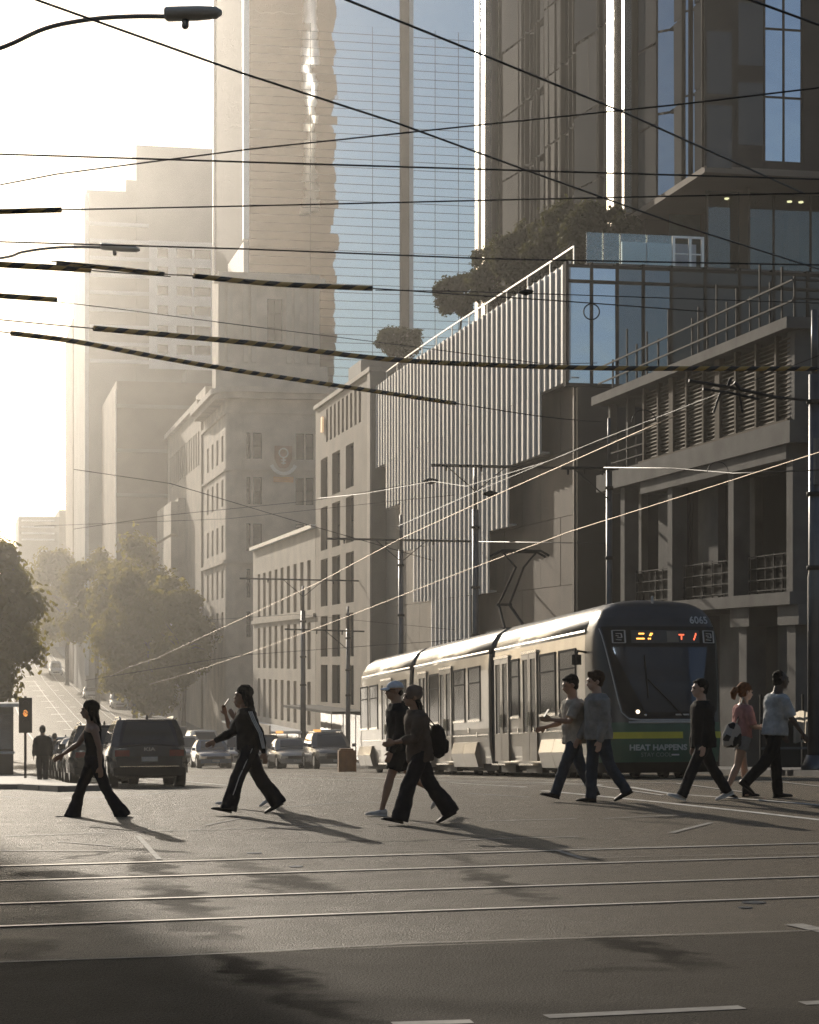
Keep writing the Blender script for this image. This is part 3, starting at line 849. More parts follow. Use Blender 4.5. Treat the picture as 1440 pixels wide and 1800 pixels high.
part_box(E, "awning", MAT['white_frame'], 19.6, 21.99, EU0 + 3, EU1, -2.75, -2.6)
part_box(E, "awning_fascia", MAT['cream'], 19.5, 19.597, EU0 + 3, EU1 - 12, -3.1, -2.2)
for i in range(5): part_box(E, "shop_window", MAT['dark_glass'], 21.9, 21.99, EU0 + 1 + i * 5.2, EU0 + 5.6 + i * 5.2, -4.4, -2.9)

# ---------------------------------------------------------------- F: domed-corner sandstone building
FU0, FU1, FT, FA = 178.0, 196.0, 24.0, 35.2
F = Place("sandstone_corner_building", "sandstone corner building with rounded corner, heavy cornice and a crest on its front", "building", FU0, 22, zg(FU0))
CR = 1.6
fcols = [(fv(a, FU0)[0], fv(b, FU0)[0]) for a, b in ((425, 441), (445, 461), (520, 535), (538, 552))]
frows = [(fv(440, FU0, y1)[1], fv(440, FU0, y0)[1]) for y0, y1 in ((760, 806), (838, 886), (920, 968), (1000, 1050), (1075, 1120))][::-1]
vl = fv(400, FU0)[0] + CR
facade(F, MAT['sandstone'], 'v', FU0, vl, 52, -6, FT, fcols, frows, .35, None, 1, 2)
part_box(F, "building_core", MAT['sandstone'], vl + 1.5, 52, FU0 + .5, FU1, -6, FT - .2)
# rounded corner
q = F.mb(); arc = []
for i in range(9):
    t = i / 8 * math.pi / 2
    arc.append((vl - CR * math.sin(t) , FU0 + CR - CR * math.cos(t)))
for (a, b), (c, d) in zip(arc, arc[1:]): q.quad((a, b, -6), (c, d, -6), (c, d, FT), (a, b, FT))
q.build("rounded_corner", MAT['sandstone'], F.o, True)
vs0 = vl - CR
scols = [(FU0 + CR + 1.2 + i * 3.6, FU0 + CR + 2.6 + i * 3.6) for i in range(4)]
facade(F, MAT['sandstone'], 'u', vs0, FU0 + CR, FU1, -6, FT, scols, frows, .35, None, 1, 2)
def ring_band(name, z0_, z1_, out, mat):
    q = F.mb()
    o_ = [(52, FU0 - out)] + [(vl - (CR + out) * math.sin(t), FU0 + CR - (CR + out) * math.cos(t)) for t in [i / 8 * math.pi / 2 for i in range(9)]] + [(vs0 - out, FU1), (vs0 + 3, FU1), (vs0 + 3, FU0 + 3), (52, FU0 + 3)]
    q.prism(o_, z0_, z1_)
    return q.build(name, mat, F.o)
ring_band("cornice", FT, FT + .45, .9, MAT['sandstone']); ring_band("cornice", FT + .453, FT + .9, 1.25, MAT['sandstone']); ring_band("frieze", FT - 1.2, FT - .9, .18, MAT['sandstone'])
ring_band("string_course", frows[1][1] + .5, frows[1][1] + .8, .25, MAT['sandstone']); ring_band("string_course", frows[3][1] + .55, frows[3][1] + .75, .15, MAT['sandstone'])
# attic storey with pilasters
at0, at1 = fv(384, FU0 + 3)[0], fv(562, FU0 + 3)[0]
acols = [(fv(a, FU0 + 3)[0], fv(b, FU0 + 3)[0]) for a, b in ((470, 497),)]
facade(F, MAT['sandstone'], 'v', FU0 + 3, at0, at1, FT + .5, FA, acols, [(fv(480, FU0 + 3, 600)[1], fv(480, FU0 + 3, 525)[1])], .3, None, 2, 3, name="attic_wall")
part_box(F, "attic_core", MAT['sandstone'], at0 + .05, at1 - .05, FU0 + 3.4, FU0 + 8, FT + .5, FA - .1)
for px in (390, 404, 432, 446, 508, 522, 545, 556):
    v = fv(px, FU0 + 3)[0]; part_box(F, "pilaster", MAT['cream'], v - .22, v + .22, FU0 + 2.8, FU0 + 2.997, FT + 3.5, FA - 1.2)
part_box(F, "attic_cornice", MAT['sandstone'], at0 - .4, at1 + .4, FU0 + 2.4, FU0 + 3.4, FA - 1.0, FA - .4)
part_box(F, "attic_plinth", MAT['sandstone'], at0 - .3, at1 + .6, FU0 + 2.3, FU0 + 2.99, FT + .91, FT + 3.2)
# crest: shield, ring and ribbon in relief, orange plate below
cv, cz = fv(498, FU0, 806)
cr_m = M("pale crest enamel", (.72, .70, .66), .5); cr_d = M("brown crest enamel", (.35, .20, .12), .6)
q = F.mb(); q.prism([(0, 0)] * 3, 0, 0) if False else None
q.add([(cv + x, FU0 - .12, cz + z) for x, z in ((-.75, 1.05), (.75, 1.05), (.75, 0), (.45, -.65), (0, -1.0), (-.45, -.65), (-.75, 0))] + [(cv + x, FU0 - .02, cz + z) for x, z in ((-.75, 1.05), (.75, 1.05), (.75, 0), (.45, -.65), (0, -1.0), (-.45, -.65), (-.75, 0))],
      [(0, 1, 2, 3, 4, 5, 6)] + [(i, (i + 1) % 7, 7 + (i + 1) % 7, 7 + i) for i in range(7)])
crest = q.build("crest_shield", cr_d, F.o)
q = F.mb()
for i in range(14):
    t, t2 = i / 14 * 2 * math.pi, (i + 1) / 14 * 2 * math.pi
    q.bar((cv + .38 * math.cos(t), FU0 - .16, cz + .45 + .38 * math.sin(t)), (cv + .38 * math.cos(t2), FU0 - .16, cz + .45 + .38 * math.sin(t2)), .14, .1)
q.bar((cv - .2, FU0 - .16, cz - .15), (cv + .2, FU0 - .16, cz - .15), .12, .1); q.bar((cv - .2, FU0 - .16, cz - .4), (cv + .2, FU0 - .16, cz - .4), .12, .1); q.bar((cv, FU0 - .16, cz + .05), (cv, FU0 - .16, cz - .5), .14, .1)
q.build("crest_emblem", cr_m, F.o)
q = F.mb()
for i in range(8):
    t, t2 = math.pi * (1.12 + .76 * i / 8), math.pi * (1.12 + .76 * (i + 1) / 8)
    q.bar((cv + 1.1 * math.cos(t), FU0 - .15, cz - .15 + 1.15 * math.sin(t)), (cv + 1.1 * math.cos(t2), FU0 - .15, cz - .15 + 1.15 * math.sin(t2)), .1, .3)
q.build("crest_ribbon", cr_m, F.o)
part_box(F, "orange_plate", M("orange plate", (.55, .26, .08), .6), cv - .85, cv + .85, FU0 - .1, FU0 - .02, cz - 2.0, cz - 1.55)

# ---------------------------------------------------------------- G, H: street blocks farther down
GU0, GU1 = fu(357, 22)[0] + 1.5, fu(295, 22)[0]
G = Place("slot_window_building", "tall beige street building with a band of upright slots under its sunlit parapet", "building", GU0, 22, zg(GU0))
GT = 25.6
part_box(G, "building_core", MAT['beige'], 22.55, 45, GU0 + .05, GU1, -6, GT - .1)
gc = [(GU0 + 1.5 + i * 2.1, GU0 + 2.6 + i * 2.1) for i in range(14)]
facade(G, MAT['beige'], 'u', 22.0, GU0, GU1, -6, GT, gc, [(20.2, 23.4)], .4, None, 1, 1)
q = G.mb(); q.quad((22, GU0, -6), (45, GU0, -6), (45, GU0, GT), (22, GU0, GT)); q.build("side_wall", MAT['beige'], G.o)
part_box(G, "parapet", MAT['cream'], 21.6, 23, GU0, GU1, GT, GT + .5)
part_box(G, "roof_pavilion", MAT['cream'], 22.5, 28, GU0 + 1, GU0 + 9, GT + .5, GT + 1.9)
HU0, HU1 = GU0 + 14, fu(283, 21)[0]
H = Place("stepped_bay_building", "narrow pale building with stacked bays set against the slotted beige block", "building", HU0, 21, zg(HU0))
part_box(H, "building_core", MAT['cream'], 21.3, 21.98, HU0, HU1, -6, 18)
for i in range(6): part_box(H, "bay", MAT['cream'], 20.6, 21.29, HU0 + .2, HU1 - .2, -3 + i * 3.5, -3 + i * 3.5 + 3.2)

# ---------------------------------------------------------------- T: blue glass tower
TU = FU1 + 1.5
tv0, tv1 = fv(436, TU)[0], fv(850, TU)[0]
TT = 74.0
T = Place("blue_glass_tower", "tall tower of sky reflecting glass divided by thin horizontal lines", "building", TU, tv0, zg(TU))
tu1 = fu(376, tv0)[0]
zlow = fu(405, tv0, 466)[1]
part_box(T, "tower_body", MAT['far_brown'], tv0 + .4, tv1 + 12, TU + .3, tu1, -6, TT)
part_box(T, "side_cladding", MAT['frame_dark'], tv0 + .1, tv0 + .397, TU + .6, tu1, zlow, TT)
part_box(T, "corner_fin", MAT['bright_metal'], tv0 - .45, tv0 + .1, TU - .15, TU + .5, zlow, TT)
part_box(T, "edge_fin", MAT['bright_metal'], tv0 - .12, tv0 + .1, tu1 - .3, tu1 + .1, zlow, TT)
for i in range(6):
    part_box(T, "white_louver", MAT['white_frame'], tv0 - .3, tv0 + .39, TU + .8 + i * 2, TU + 2.7 + i * 2, zlow - 3.0, zlow - .05)
zt0, zt1 = 14.0, TT
cpx = [438, 546, 655, 704, 726, 765, 806, 850]
cvs = [fv(p, TU)[0] for p in cpx]
RZ = .79
nrow = 30
zr0 = 2 + (1160 - 700) / 3736 * TU / UY * 1.0
pane_me = {}
for ci in range(len(cvs) - 1):
    if ci == 3: continue
    w = cvs[ci + 1] - cvs[ci]
    for r in range(48):
        z = 24.0 + r * RZ
        if ci not in pane_me:
            q = MB(); q.box(-w / 2 + .025, w / 2 - .025, 0, .04, (.05), RZ - .005); pane_me[ci] = q.mesh("pane", MAT['tower_glass'])
        link("pane", pane_me[ci], T.o, T.loc((cvs[ci] + cvs[ci + 1]) / 2, TU, z), (random.gauss(0, .0010), 0, random.gauss(0, .0011)))
for za, zb_ in ((24 + 48 * RZ, TT), (-5, 23.98)):
    part_box(T, "plain_glazing", MAT['tower_glass'], cvs[0], tv1, TU, TU + .05, za, zb_)
q = T.mb(); q.box(cvs[0], tv1, TU + .06, TU + .28, -5, TT); q.build("spandrel_backing", MAT['frame_dark'], T.o)
part_box(T, "column_fin", MAT['brown_stone'], cvs[3] + .02, cvs[3] + (cvs[4] - cvs[3]) * .62, TU - .5, TU + .2, -5, TT)
part_box(T, "column_fin", MAT['white_frame'], cvs[3] + (cvs[4] - cvs[3]) * .64, cvs[4] - .02, TU - .35, TU + .2, -5, TT)

# ---------------------------------------------------------------- I-L: hazy far blocks
IU = 240
I_ = Place("brown_block", "plain brown block behind the street trees, lower than the stepped tower", "building", IU, fv(205, IU)[0], zg(IU))
a, b, zi = fv(205, IU)[0], fv(392, IU)[0], fv(300, IU, 672)[1]
part_box(I_, "block_wall", MAT['far_brown'], a, b, IU, IU + 25, -6, zi)
part_box(I_, "roof_plant", MAT['far_grey'], a + 8, a + 11, IU + 2, IU + 6, zi, zi + 1.6)
part_box(I_, "corner_strip", MAT['white_frame'], a - .12, a - .003, IU - .05, IU + .4, 4, zi - 1)
for i in range(5):
    part_box(I_, "ledge", MAT['far_grey'], a - .05, b, IU - .25, IU - .003, zi - 3 - i * 5, zi - 2.6 - i * 5)
JU = 272
J = Place("stepped_tower", "pale hazy tower stepping up to the right with a grid of banded windows", "building", JU, fv(152, JU)[0], zg(JU))
def jz(y): return fv(250, JU, y)[1]
ja = [fv(p, JU)[0] for p in (152, 222, 240, 380)]
part_box(J, "tower_tier", MAT['far_grey'], ja[0], ja[1], JU, JU + 30, -6, jz(338)); part_box(J, "tower_tier", MAT['far_grey'], ja[1] + .003, ja[2], JU + .5, JU + 30, -6, jz(316)); 
part_box(J, "tower_tier", MAT['far_grey'], ja[2] + .003, ja[3] + 4, JU + .2, JU + 30, -6, jz(255))
part_box(J, "edge_strip", MAT['white_frame'], ja[0] - .2, ja[0] + .3, JU - .15, JU - .003, 0, jz(345))
jc = [(fv(a_, JU - 1.2)[0], fv(b_, JU - 1.2)[0]) for a_, b_ in ((277, 296), (311, 338), (342, 371))]
jr = [(fv(320, JU - 1.2, y + 17)[1], fv(320, JU - 1.2, y)[1]) for y in (437, 469, 503, 537, 572, 606)][::-1]
facade(J, MAT['white_frame'], 'v', JU - 1.2, fv(262, JU - 1.2)[0], fv(383, JU - 1.2)[0], jz(650), jz(425), jc, jr, .5, None, 1, 1, name="window_grid")
for i in range(9):
    part_box(J, "floor_band", MAT['white_frame'], ja[0] + .4, fv(262, JU)[0], JU - .12, JU - .003, jz(640 - i * 30), jz(633 - i * 30))
KU = 305
K = Place("slim_block", "slim hazy tower slab at the left edge of the stepped tower", "building", KU, fv(128, KU)[0], zg(KU))
part_box(K, "block_wall", MAT['far_brown'], fv(128, KU)[0], fv(160, KU)[0], KU, KU + 20, -4, fv(140, KU, 562)[1])
part_box(K, "edge_strip", MAT['bright_metal'], fv(156, KU)[0], fv(159, KU)[0], KU - .3, KU - .003, 0, fv(140, KU, 600)[1])
part_box(K, "roof_cap", MAT['far_grey'], fv(129, KU)[0], fv(150, KU)[0], KU + 1, KU + 15, fv(140, KU, 562)[1], fv(140, KU, 558)[1])
LU = 420
L = Place("low_far_block", "low pale building at the far end of the hill above the trees", "building", LU, fv(33, LU)[0], zg(LU))
part_box(L, "block_wall", MAT['far_grey'], fv(33, LU)[0], fv(104, LU)[0], LU, LU + 20, -2, fv(70, LU, 908)[1])
part_box(L, "block_wall", MAT['far_brown'], fv(104, LU)[0] + .01, fv(140, LU)[0], LU, LU + 20, -2, fv(70, LU, 896)[1])
for i in range(4): part_box(L, "window_band", MAT['white_frame'], fv(38, LU)[0], fv(96, LU)[0], LU - .2, LU - .003, fv(70, LU, 950 - i * 11)[1], fv(70, LU, 947 - i * 11)[1])

# ---------------------------------------------------------------- unseen block behind the camera, added to cut the sky light
O = Place("unseen_office_block", "unseen dark office block behind the camera, added to cut the sky light", "building", -34, -20, 0)
part_box(O, "wall", MAT['dark_concrete'], -70, 48, -60, -34, 0, 45)  # body of the added unseen block
for r in range(9):
    for i_ in range(0):
        pass
    part_box(O, "window_band", MAT['window_glass'], -69, 47, -33.99, -33.9, 2 + r * 3.8, 4.2 + r * 3.8)  # window bands of the added unseen block

# ---------------------------------------------------------------- unseen tower added down the street, out of the picture, to shade the near lanes
NU = 90
N_ = Place("unseen_shade_tower", "unseen street tower added beyond the dark roadside tree to shade the near lanes", "building", NU, -13.7, zg(NU))
part_box(N_, "wall", MAT['far_grey'], -37.4, -13.7, NU, NU + 24, -5, 62)  # body of the added shade tower
for r in range(16):
    part_box(N_, "window_band", MAT['window_glass'], -36.5, -14.7, NU - .1, NU - .003, 1 + r * 3.7, 3.2 + r * 3.7)  # window bands of the added shade tower
# ---------------------------------------------------------------- the tram
TRU, TRV, TRL = 42.7, 14.6, 28.0
tram_slope = (zg(TRU + TRL) - zg(TRU)) / TRL
MAT['tram_side'] = M("tram silver grey paint", (.30, .265, .22), .34, .3, .3, .9, .02, 30, None, .6, .4)
MAT['tram_roof'] = M('tram roof grey paint', (.085, .08, .072), .3, .2, .25, 1.5, 0, None, .5, 0, .5)
MAT['tram_front'] = M("tram charcoal paint", (.032, .036, .042), .32, 0, .25, 2)
MAT['tram_green'] = M("tram green paint", (.022, .095, .06), .35, 0, .2, 2)
MAT['tram_yellow'] = M("tram yellow band", (.62, .56, .05), .45, 0, .15, 3)
MAT['tram_glass'] = mirror_glass("tram window glass", (.014, .014, .014), .10, .004, 1.2, 0.0, .03)
MAT['screen_glass'] = mirror_glass("tram windscreen glass", (.05, .062, .085), .06, .003, .8, .55)
MAT['bellows'] = M("bellows rubber", (.02, .02, .021), .75, 0, .2, 5)
MAT['trim'] = M("aluminium trim", (.75, .72, .66), .25, 1, .1, 4)
tram = thing("tram", "long silver tram with charcoal and green nose standing at the crossing, pantograph raised", "tram", S(TRU, TRV, zg(TRU)), ROTZ)
tram.rotation_euler = (math.atan(tram_slope), 0, ROTZ); tram.scale = (1.06, 1, 1.065)
HALF = [(-1.25, .30), (-1.315, .70), (-1.325, 1.15), (-1.325, 2.55), (-1.30, 2.92), (-1.235, 3.16), (-1.10, 3.38), (-.86, 3.53), (-.5, 3.60), (0, 3.62)]
SEC = HALF + [(-x, z) for x, z in HALF[-2::-1]]
def side_y(px): return fu(px, TRV - 1.405)[0] - TRU
joints = [(1.13, side_y(866) - .25), (side_y(866) + .3, side_y(725) - .25), (side_y(725) + .3, TRL - .9)]
def sec_at(y, k=1.0, dz=0):
    return [(x * k, y, .30 + (z - .30) * (1 - dz)) for x, z in SEC]
for i, (ya, yb) in enumerate(joints):
    for nm, mt, keep_ in (("car_body", 'tram_side', lambda z: z <= 2.93), ("roof_fairing", 'tram_roof', lambda z: z >= 2.91)):
        pts_ = [p for p in SEC if keep_(p[1])]
        q = MB(); q.loft([[(x * k_, y_, z) for x, z in pts_] for y_, k_ in ((ya, .985), (ya + .04, 1), (yb - .04, 1), (yb, .985))])
        q.build(nm, MAT[mt], tram, nm == "roof_fairing")
    for s in (-1, 1):
        q = MB(); q.tube([(s * 1.298, ya + .05, 2.985), (s * 1.298, yb - .05, 2.985)], .025, 6); q.build("gutter", MAT['trim'], tram)
        q = MB(); q.box(s * 1.33 - .008, s * 1.33 + .008, ya + .06, yb - .06, .98, 1.01); q.build("rubbing_strip", MAT['trim'], tram)
    q = MB(); q.box(-1.1, 1.1, ya, yb, .16, .30); q.build("underframe", MAT['black'], tram)
for (a, b), (c, d) in zip(joints, joints[1:]):
    q = MB()
    n = 9
    q.loft([sec_at(b + (c - b) * i / n, .955 if i % 2 else .925, .02 if i % 2 else .04) for i in range(n + 1)])
    q.build("bellows", MAT['bellows'], tram)
# rear end
q = MB(); q.loft([sec_at(TRL - .9), sec_at(TRL - .5, .97, .01), sec_at(TRL - .15, .88, .04), sec_at(TRL, .70, .1)]); q.build("rear_cab", MAT['tram_side'], tram, False)
# windows and doors of the side
def side_window(ya, yb, z0=1.36, z1=2.68):
    for s in (-1, 1):
        X = s * 1.325
        f = MB(); t = .05
        f.box(X - .018, X + .018, ya, ya + t, z0, z1); f.box(X - .018, X + .018, yb - t, yb, z0, z1)
        f.box(X - .018, X + .018, ya + t, yb - t, z1 - t, z1)
        f.box(X - .02, X + .02, ya + t, yb - t, z1 - .42, z1 - .385)
        fo = f.build("window_frame", MAT['rubber'], tram)
        p = MB(); p.box(X - .006, X + .006, ya + t, yb - t, z0 + t, z1 - t); p.build("pane", MAT['tram_glass'], fo)
        p = MB(); p.box(X - .03 if s < 0 else X, X if s < 0 else X + .03, ya, yb, z0 - .035, z0 + .02); p.build("sill", MAT['trim'], fo)
def side_door(ya, yb):
    for s in (-1, 1):
        m = (ya + yb) / 2
        for a, b in ((ya, m - .015), (m + .015, yb)):
            X = s * 1.325
            f = MB(); f.box(X - .03, X + .022 * s if s > 0 else X + .03, a, b, .36, 2.74)
            f = MB(); t = .09
            x0, x1 = X - .03, X + .03
            f.box(x0, x1, a, a + t, .36, 2.74); f.box(x0, x1, b - t, b, .36, 2.74); f.box(x0, x1, a + t, b - t, 2.62, 2.74); f.box(x0, x1, a + t, b - t, .36, 1.0)
            fo = f.build("door_leaf", MAT['tram_side'], tram)
            p = MB(); p.box(X - .012, X + .012, a + t, b - t, 1.0, 2.62); p.build("pane", MAT['bronze_door'], fo)
            p = MB(); hy = (b - .05) if a == ya else (a + .05); p.tube([(X + s * .06, hy, 1.15), (X + s * .06, hy, 1.45)], .018, 6); p.build("handle", MAT['trim'], fo)
        f = MB(); f.box(X - .04, X + .04, ya - .03, yb + .03, 2.745, 2.80); f.build("door_track", MAT['trim'], tram)
        f = MB(); xs = (X - .22, X - .0) if s < 0 else (X, X + .22); f.box(xs[0] + .1 * (s < 0) , xs[1] - .1 * (s > 0), ya, yb, .27, .31); f.build("step", MAT['trim'], tram)
MAT['bronze_door'] = mirror_glass("door glass", (.03, .027, .023), .2, .003, 1.0, 0.0, .05)
for pa, pb in ((1015, 985), (979, 951), (915, 900), (846, 825), (819, 799), (773, 756), (715, 697), (665, 651), (648, 635)):
    side_window(side_y(pa), side_y(pb))
for pa, pb in ((947, 921), (897, 873), (796, 775), (752, 738), (690, 672)):
    side_door(side_y(pa), side_y(pb))
# faceted skirts over the bogies, boxes beneath and wheels
for pa, pb in ((1003, 955), (842, 800), (760, 735), (656, 634)):
    ya, yb = side_y(pa), side_y(pb)
    for s in (-1, 1):
        q = MB(); pr = [(1.20, .86), (1.36, .82), (1.43, .55), (1.34, .22), (1.2, .20)]
        mid = (ya + yb) / 2
        for a, b in ((ya, mid - .01), (mid + .01, yb)):
            q = MB(); q.loft([[(s * x, a, z) for x, z in pr], [(s * x, b, z) for x, z in pr]]); q.build("bogie_skirt", MAT['tram_side'], tram, fix=True)
    for wy in (ya + .1, yb - .1):
        for s in (-1, 1):
            q = MB(); q.tube([(s * .66, wy, .31), (s * .80, wy, .31)], .31, 18); q.build("wheel", MAT['dark_metal'], tram)
    q = MB(); q.box(-1.0, 1.0, ya - .5, yb + .5, .12, .34); q.build("bogie_frame", MAT['black'], tram)
for px in (930, 885, 785, 742, 690):
    y = side_y(px)
    for s in (-1, 1):
        q = MB(); q.box(s * 1.12 - .08, s * 1.12 + .08, y - .7, y + .7, .10, .27); q.build("step_box", MAT['black'], tram)
# small side fittings
for px, py in ((962, 1300), (940, 1290), (912, 1305), (840, 1312), (825, 1312), (762, 1310)):
    y = side_y(px); q = MB(); q.box(-1.345, -1.325, y - .05, y + .05, .95 + (px % 7) * .02, 1.06 + (px % 7) * .02); q.build("side_marker", MAT['trim'], tram)
# nose: a charcoal and green cab with rounded plan
ZN = [.22, .34, .6, 1.0, 1.2, 1.5, 2.0, 2.5, 2.9, 3.15, 3.35, 3.5, 3.58, 3.62]
def interp(t, tab):
    for (a, x), (b, y) in zip(tab, tab[1:]):
        if t <= b: return x + (y - x) * (t - a) / (b - a)
    return tab[-1][1]
FRY = [(.2, .12), (.34, .03), (.6, 0), (1.0, 0), (1.25, .03), (2.0, .10), (2.9, .22), (3.2, .32), (3.45, .55), (3.56, .8), (3.62, 1.1)]
HW = [(.2, 1.22), (.34, 1.26), (.7, 1.315), (1.15, 1.325), (2.55, 1.325), (2.92, 1.30), (3.16, 1.235), (3.38, 1.10), (3.53, .86), (3.6, .5), (3.62, .12)]
YB = 1.15
def nose(z, t, out=0.0):
    """t from -1 (one flank) over 0 (centre of the front) to 1"""
    a = math.pi / 2 * (1 - abs(t))
    e = 2 / 5
    hw, yf = interp(z, HW) + out, interp(z, FRY) - out
    x = hw * math.copysign(1, t) * (math.cos(a) ** e if abs(t) > 1e-9 else 0)
    return (x if t else 0.0, YB - (YB - yf) * math.sin(a) ** e, z)
def nose_y(x, z):
    hw, yf = interp(z, HW), interp(z, FRY)
    c = min(1, abs(x) / hw) ** 5
    return YB - (YB - yf) * max(0, 1 - c) ** (1 / 5)
def t_of_x(x, z):
    hw = interp(z, HW); c = min(1, abs(x) / hw) ** 2.5
    return math.copysign(1 - math.acos(c) / (math.pi / 2), x)
def skin(name, zs, tf, mat, out=0.0, nt=30, parent=tram, smooth=True):
    q = MB(); rows = []
    for z in zs:
        t0, t1 = tf(z); rows.append([nose(z, t0 + (t1 - t0) * i / nt, out) for i in range(nt + 1)])
    q.loft(rows, False, False)
    return q.build(name, mat, parent, smooth)
full = lambda z: (-1, 1)
def zr(a, b, n): return [a + (b - a) * i / n for i in range(n + 1)]
skin("nose_shell", zr(1.12, 3.2, 12) + zr(3.23, 3.615, 10), full, MAT['tram_front'])
skin("nose_skirt", zr(.33, 1.12, 6), full, MAT['tram_green'])
skin("nose_valance", zr(.14, .33, 2), full, MAT['black'])
q = MB(); q.poly([nose(3.615, -1 + i / 15) for i in range(31)]); q.build("nose_cap", MAT['tram_front'], tram)
skin("yellow_band", zr(.80, .93, 1), lambda z: (-.999, t_of_x(.36, z)), MAT['tram_yellow'], .006)
skin("yellow_band", zr(.80, .93, 1), lambda z: (t_of_x(.78, z), .999), MAT['tram_yellow'], .006)
def wx0(z): return interp(z, [(1.12, -.62), (1.3, -.85), (1.6, -.92), (3.02, -1.18)])
def wx1(z): return interp(z, [(1.12, .9), (1.3, 1.12), (1.6, 1.16), (3.02, 1.18)])
skin("windscreen_surround", zr(1.2, 3.04, 12), lambda z: (t_of_x(wx0(z), z), t_of_x(wx1(z), z)), MAT['black'], .008)
skin("windscreen", zr(1.32, 2.62, 12), lambda z: (t_of_x(interp(z, [(1.3, -.38), (1.75, -.62), (2.62, -1.02)]), z), t_of_x(interp(z, [(1.3, .72), (2.62, .96)]), z)), MAT['screen_glass'], .016)
# pale line round the windscreen
q = MB(); pts = [nose(z, t_of_x(wx0(z) - .03, z), .014) for z in zr(3.0, 1.6, 10)] + [nose(z, t_of_x(wx0(z) - .03, z), .014) for z in (1.45, 1.32, 1.24, 1.19)]
q.tube(pts, .012, 6); q.build("edge_trim", MAT['grey_light'], tram)
q = MB(); q.tube([nose(1.19, t_of_x(wx0(1.19) - .03, 1.19), .014)] + [nose(1.16, t_of_x(-.5 + 1.45 * i / 12, 1.16), .014) for i in range(13)], .02, 6); q.build("edge_trim", MAT['grey_light'], tram)
q = MB(); q.tube([nose(1.12, t_of_x(-.75 + 1.75 * i / 12, 1.12), .012) for i in range(13)], .022, 6); q.build("edge_trim", MAT['grey_light'], tram)
# destination display, with part of its dots lit
amber = glow("amber display dots", (1, .42, .08), 4.5); red = glow("red display dots", (1, .16, .07), 2.2)
skin("destination_panel", zr(2.70, 2.96, 3), lambda z: (t_of_x(-.62, z), t_of_x(.80, z)), M("display panel", (.05, .055, .06), .4), .014)
skin("display_card", zr(2.72, 2.94, 3), lambda z: (t_of_x(.12, z), t_of_x(.36, z)), M("display pale card", (.20, .19, .165), .6), .018)
def dots(rects, mat, name):
    q = MB()
    for x0, x1, z0, z1 in rects:
        n = max(1, round((x1 - x0) / .03))
        for i in range(n):
            a = x0 + (x1 - x0) * i / n; x = a + .011; y = nose_y(x, (z0 + z1) / 2) - .022
            q.box(a, a + .022, y - .004, y, z0, z1)
    q.build(name, mat, tram)
dots([(-.47, -.35, 2.875, 2.90), (-.23, -.17, 2.875, 2.90), (-.25, -.20, 2.845, 2.865), (-.52, -.35, 2.775, 2.80), (-.28, -.21, 2.775, 2.80)], amber, "display_dots")
dots([(.37, .49, 2.855, 2.88), (.415, .445, 2.77, 2.85), (.72, .75, 2.85, 2.90), (.70, .73, 2.80, 2.85), (.68, .71, 2.76, 2.80)], red, "display_dots")
# framed square emblems at both ends of the display
def emblem(cx, cz, w):
    q = MB()
    def P(x, z): return Vector((x, nose_y(x, z) - .025, z))
    for a, b in (((-w, -w), (w, -w)), ((w, -w), (w, w)), ((w, w), (-w, w)), ((-w, w), (-w, -w))):
        q.bar(P(cx + a[0], cz + a[1]), P(cx + b[0], cz + b[1]), .028, .012)
    for a, b in (((-.06, .06), (.05, .06)), ((.05, .06), (.06, -.02)), ((.06, -.02), (-.03, -.02)), ((-.06, .02), (.0, .01)), ((-.06, -.06), (.05, -.07))):
        q.bar(P(cx + a[0], cz + a[1]), P(cx + b[0], cz + b[1]), .022, .012)
    q.build("emblem", MAT['grey_light'], tram)
emblem(-.88, 2.83, .125); emblem(1.02, 2.83, .12)
def lettering(txt, x, z, h, mat, name="lettering", bold=.0, width=1.0):
    cu = bpy.data.curves.new(name, 'FONT'); cu.body = txt; cu.size = h * 1.38; cu.align_x = 'CENTER'; cu.offset = bold; cu.resolution_u = 3
    ob = bpy.data.objects.new(name, cu); COL.objects.link(ob)
    dg = bpy.context.evaluated_depsgraph_get()
    me = bpy.data.meshes.new_from_object(ob.evaluated_get(dg))
    bpy.data.objects.remove(ob)
    for v in me.vertices:
        a, b = v.co.x * width + x, v.co.y + z
        v.co = (a, nose_y(a, b) - .022, b)
    me.materials.clear(); me.materials.append(mat)
    me.name = name
    return link(name, me, tram)
pale = M("pale lettering", (.55, .56, .56), .5)
lettering("6065", .84, 3.10, .15, pale, bold=.004)
lettering("HEAT HAPPENS", -.16, .57, .112, M("teal grey lettering", (.46, .52, .50), .5), bold=.006, width=1.12)
lettering("STAY COOL", -.20, .44, .085, M("dim lettering", (.24, .32, .29), .5), bold=.0)
q = MB(); p_ = nose_y(.66, .47) - .02; q.box(.12, .28, p_ - .003, p_, .46, .49); q.build("lettering", pale, tram)
q = MB(); y_ = nose_y(.33, 1.27); q.box(.22, .50, y_ - .03, y_ - .018, 1.255, 1.285); q.build("maker_plate", MAT['grey_light'], tram)
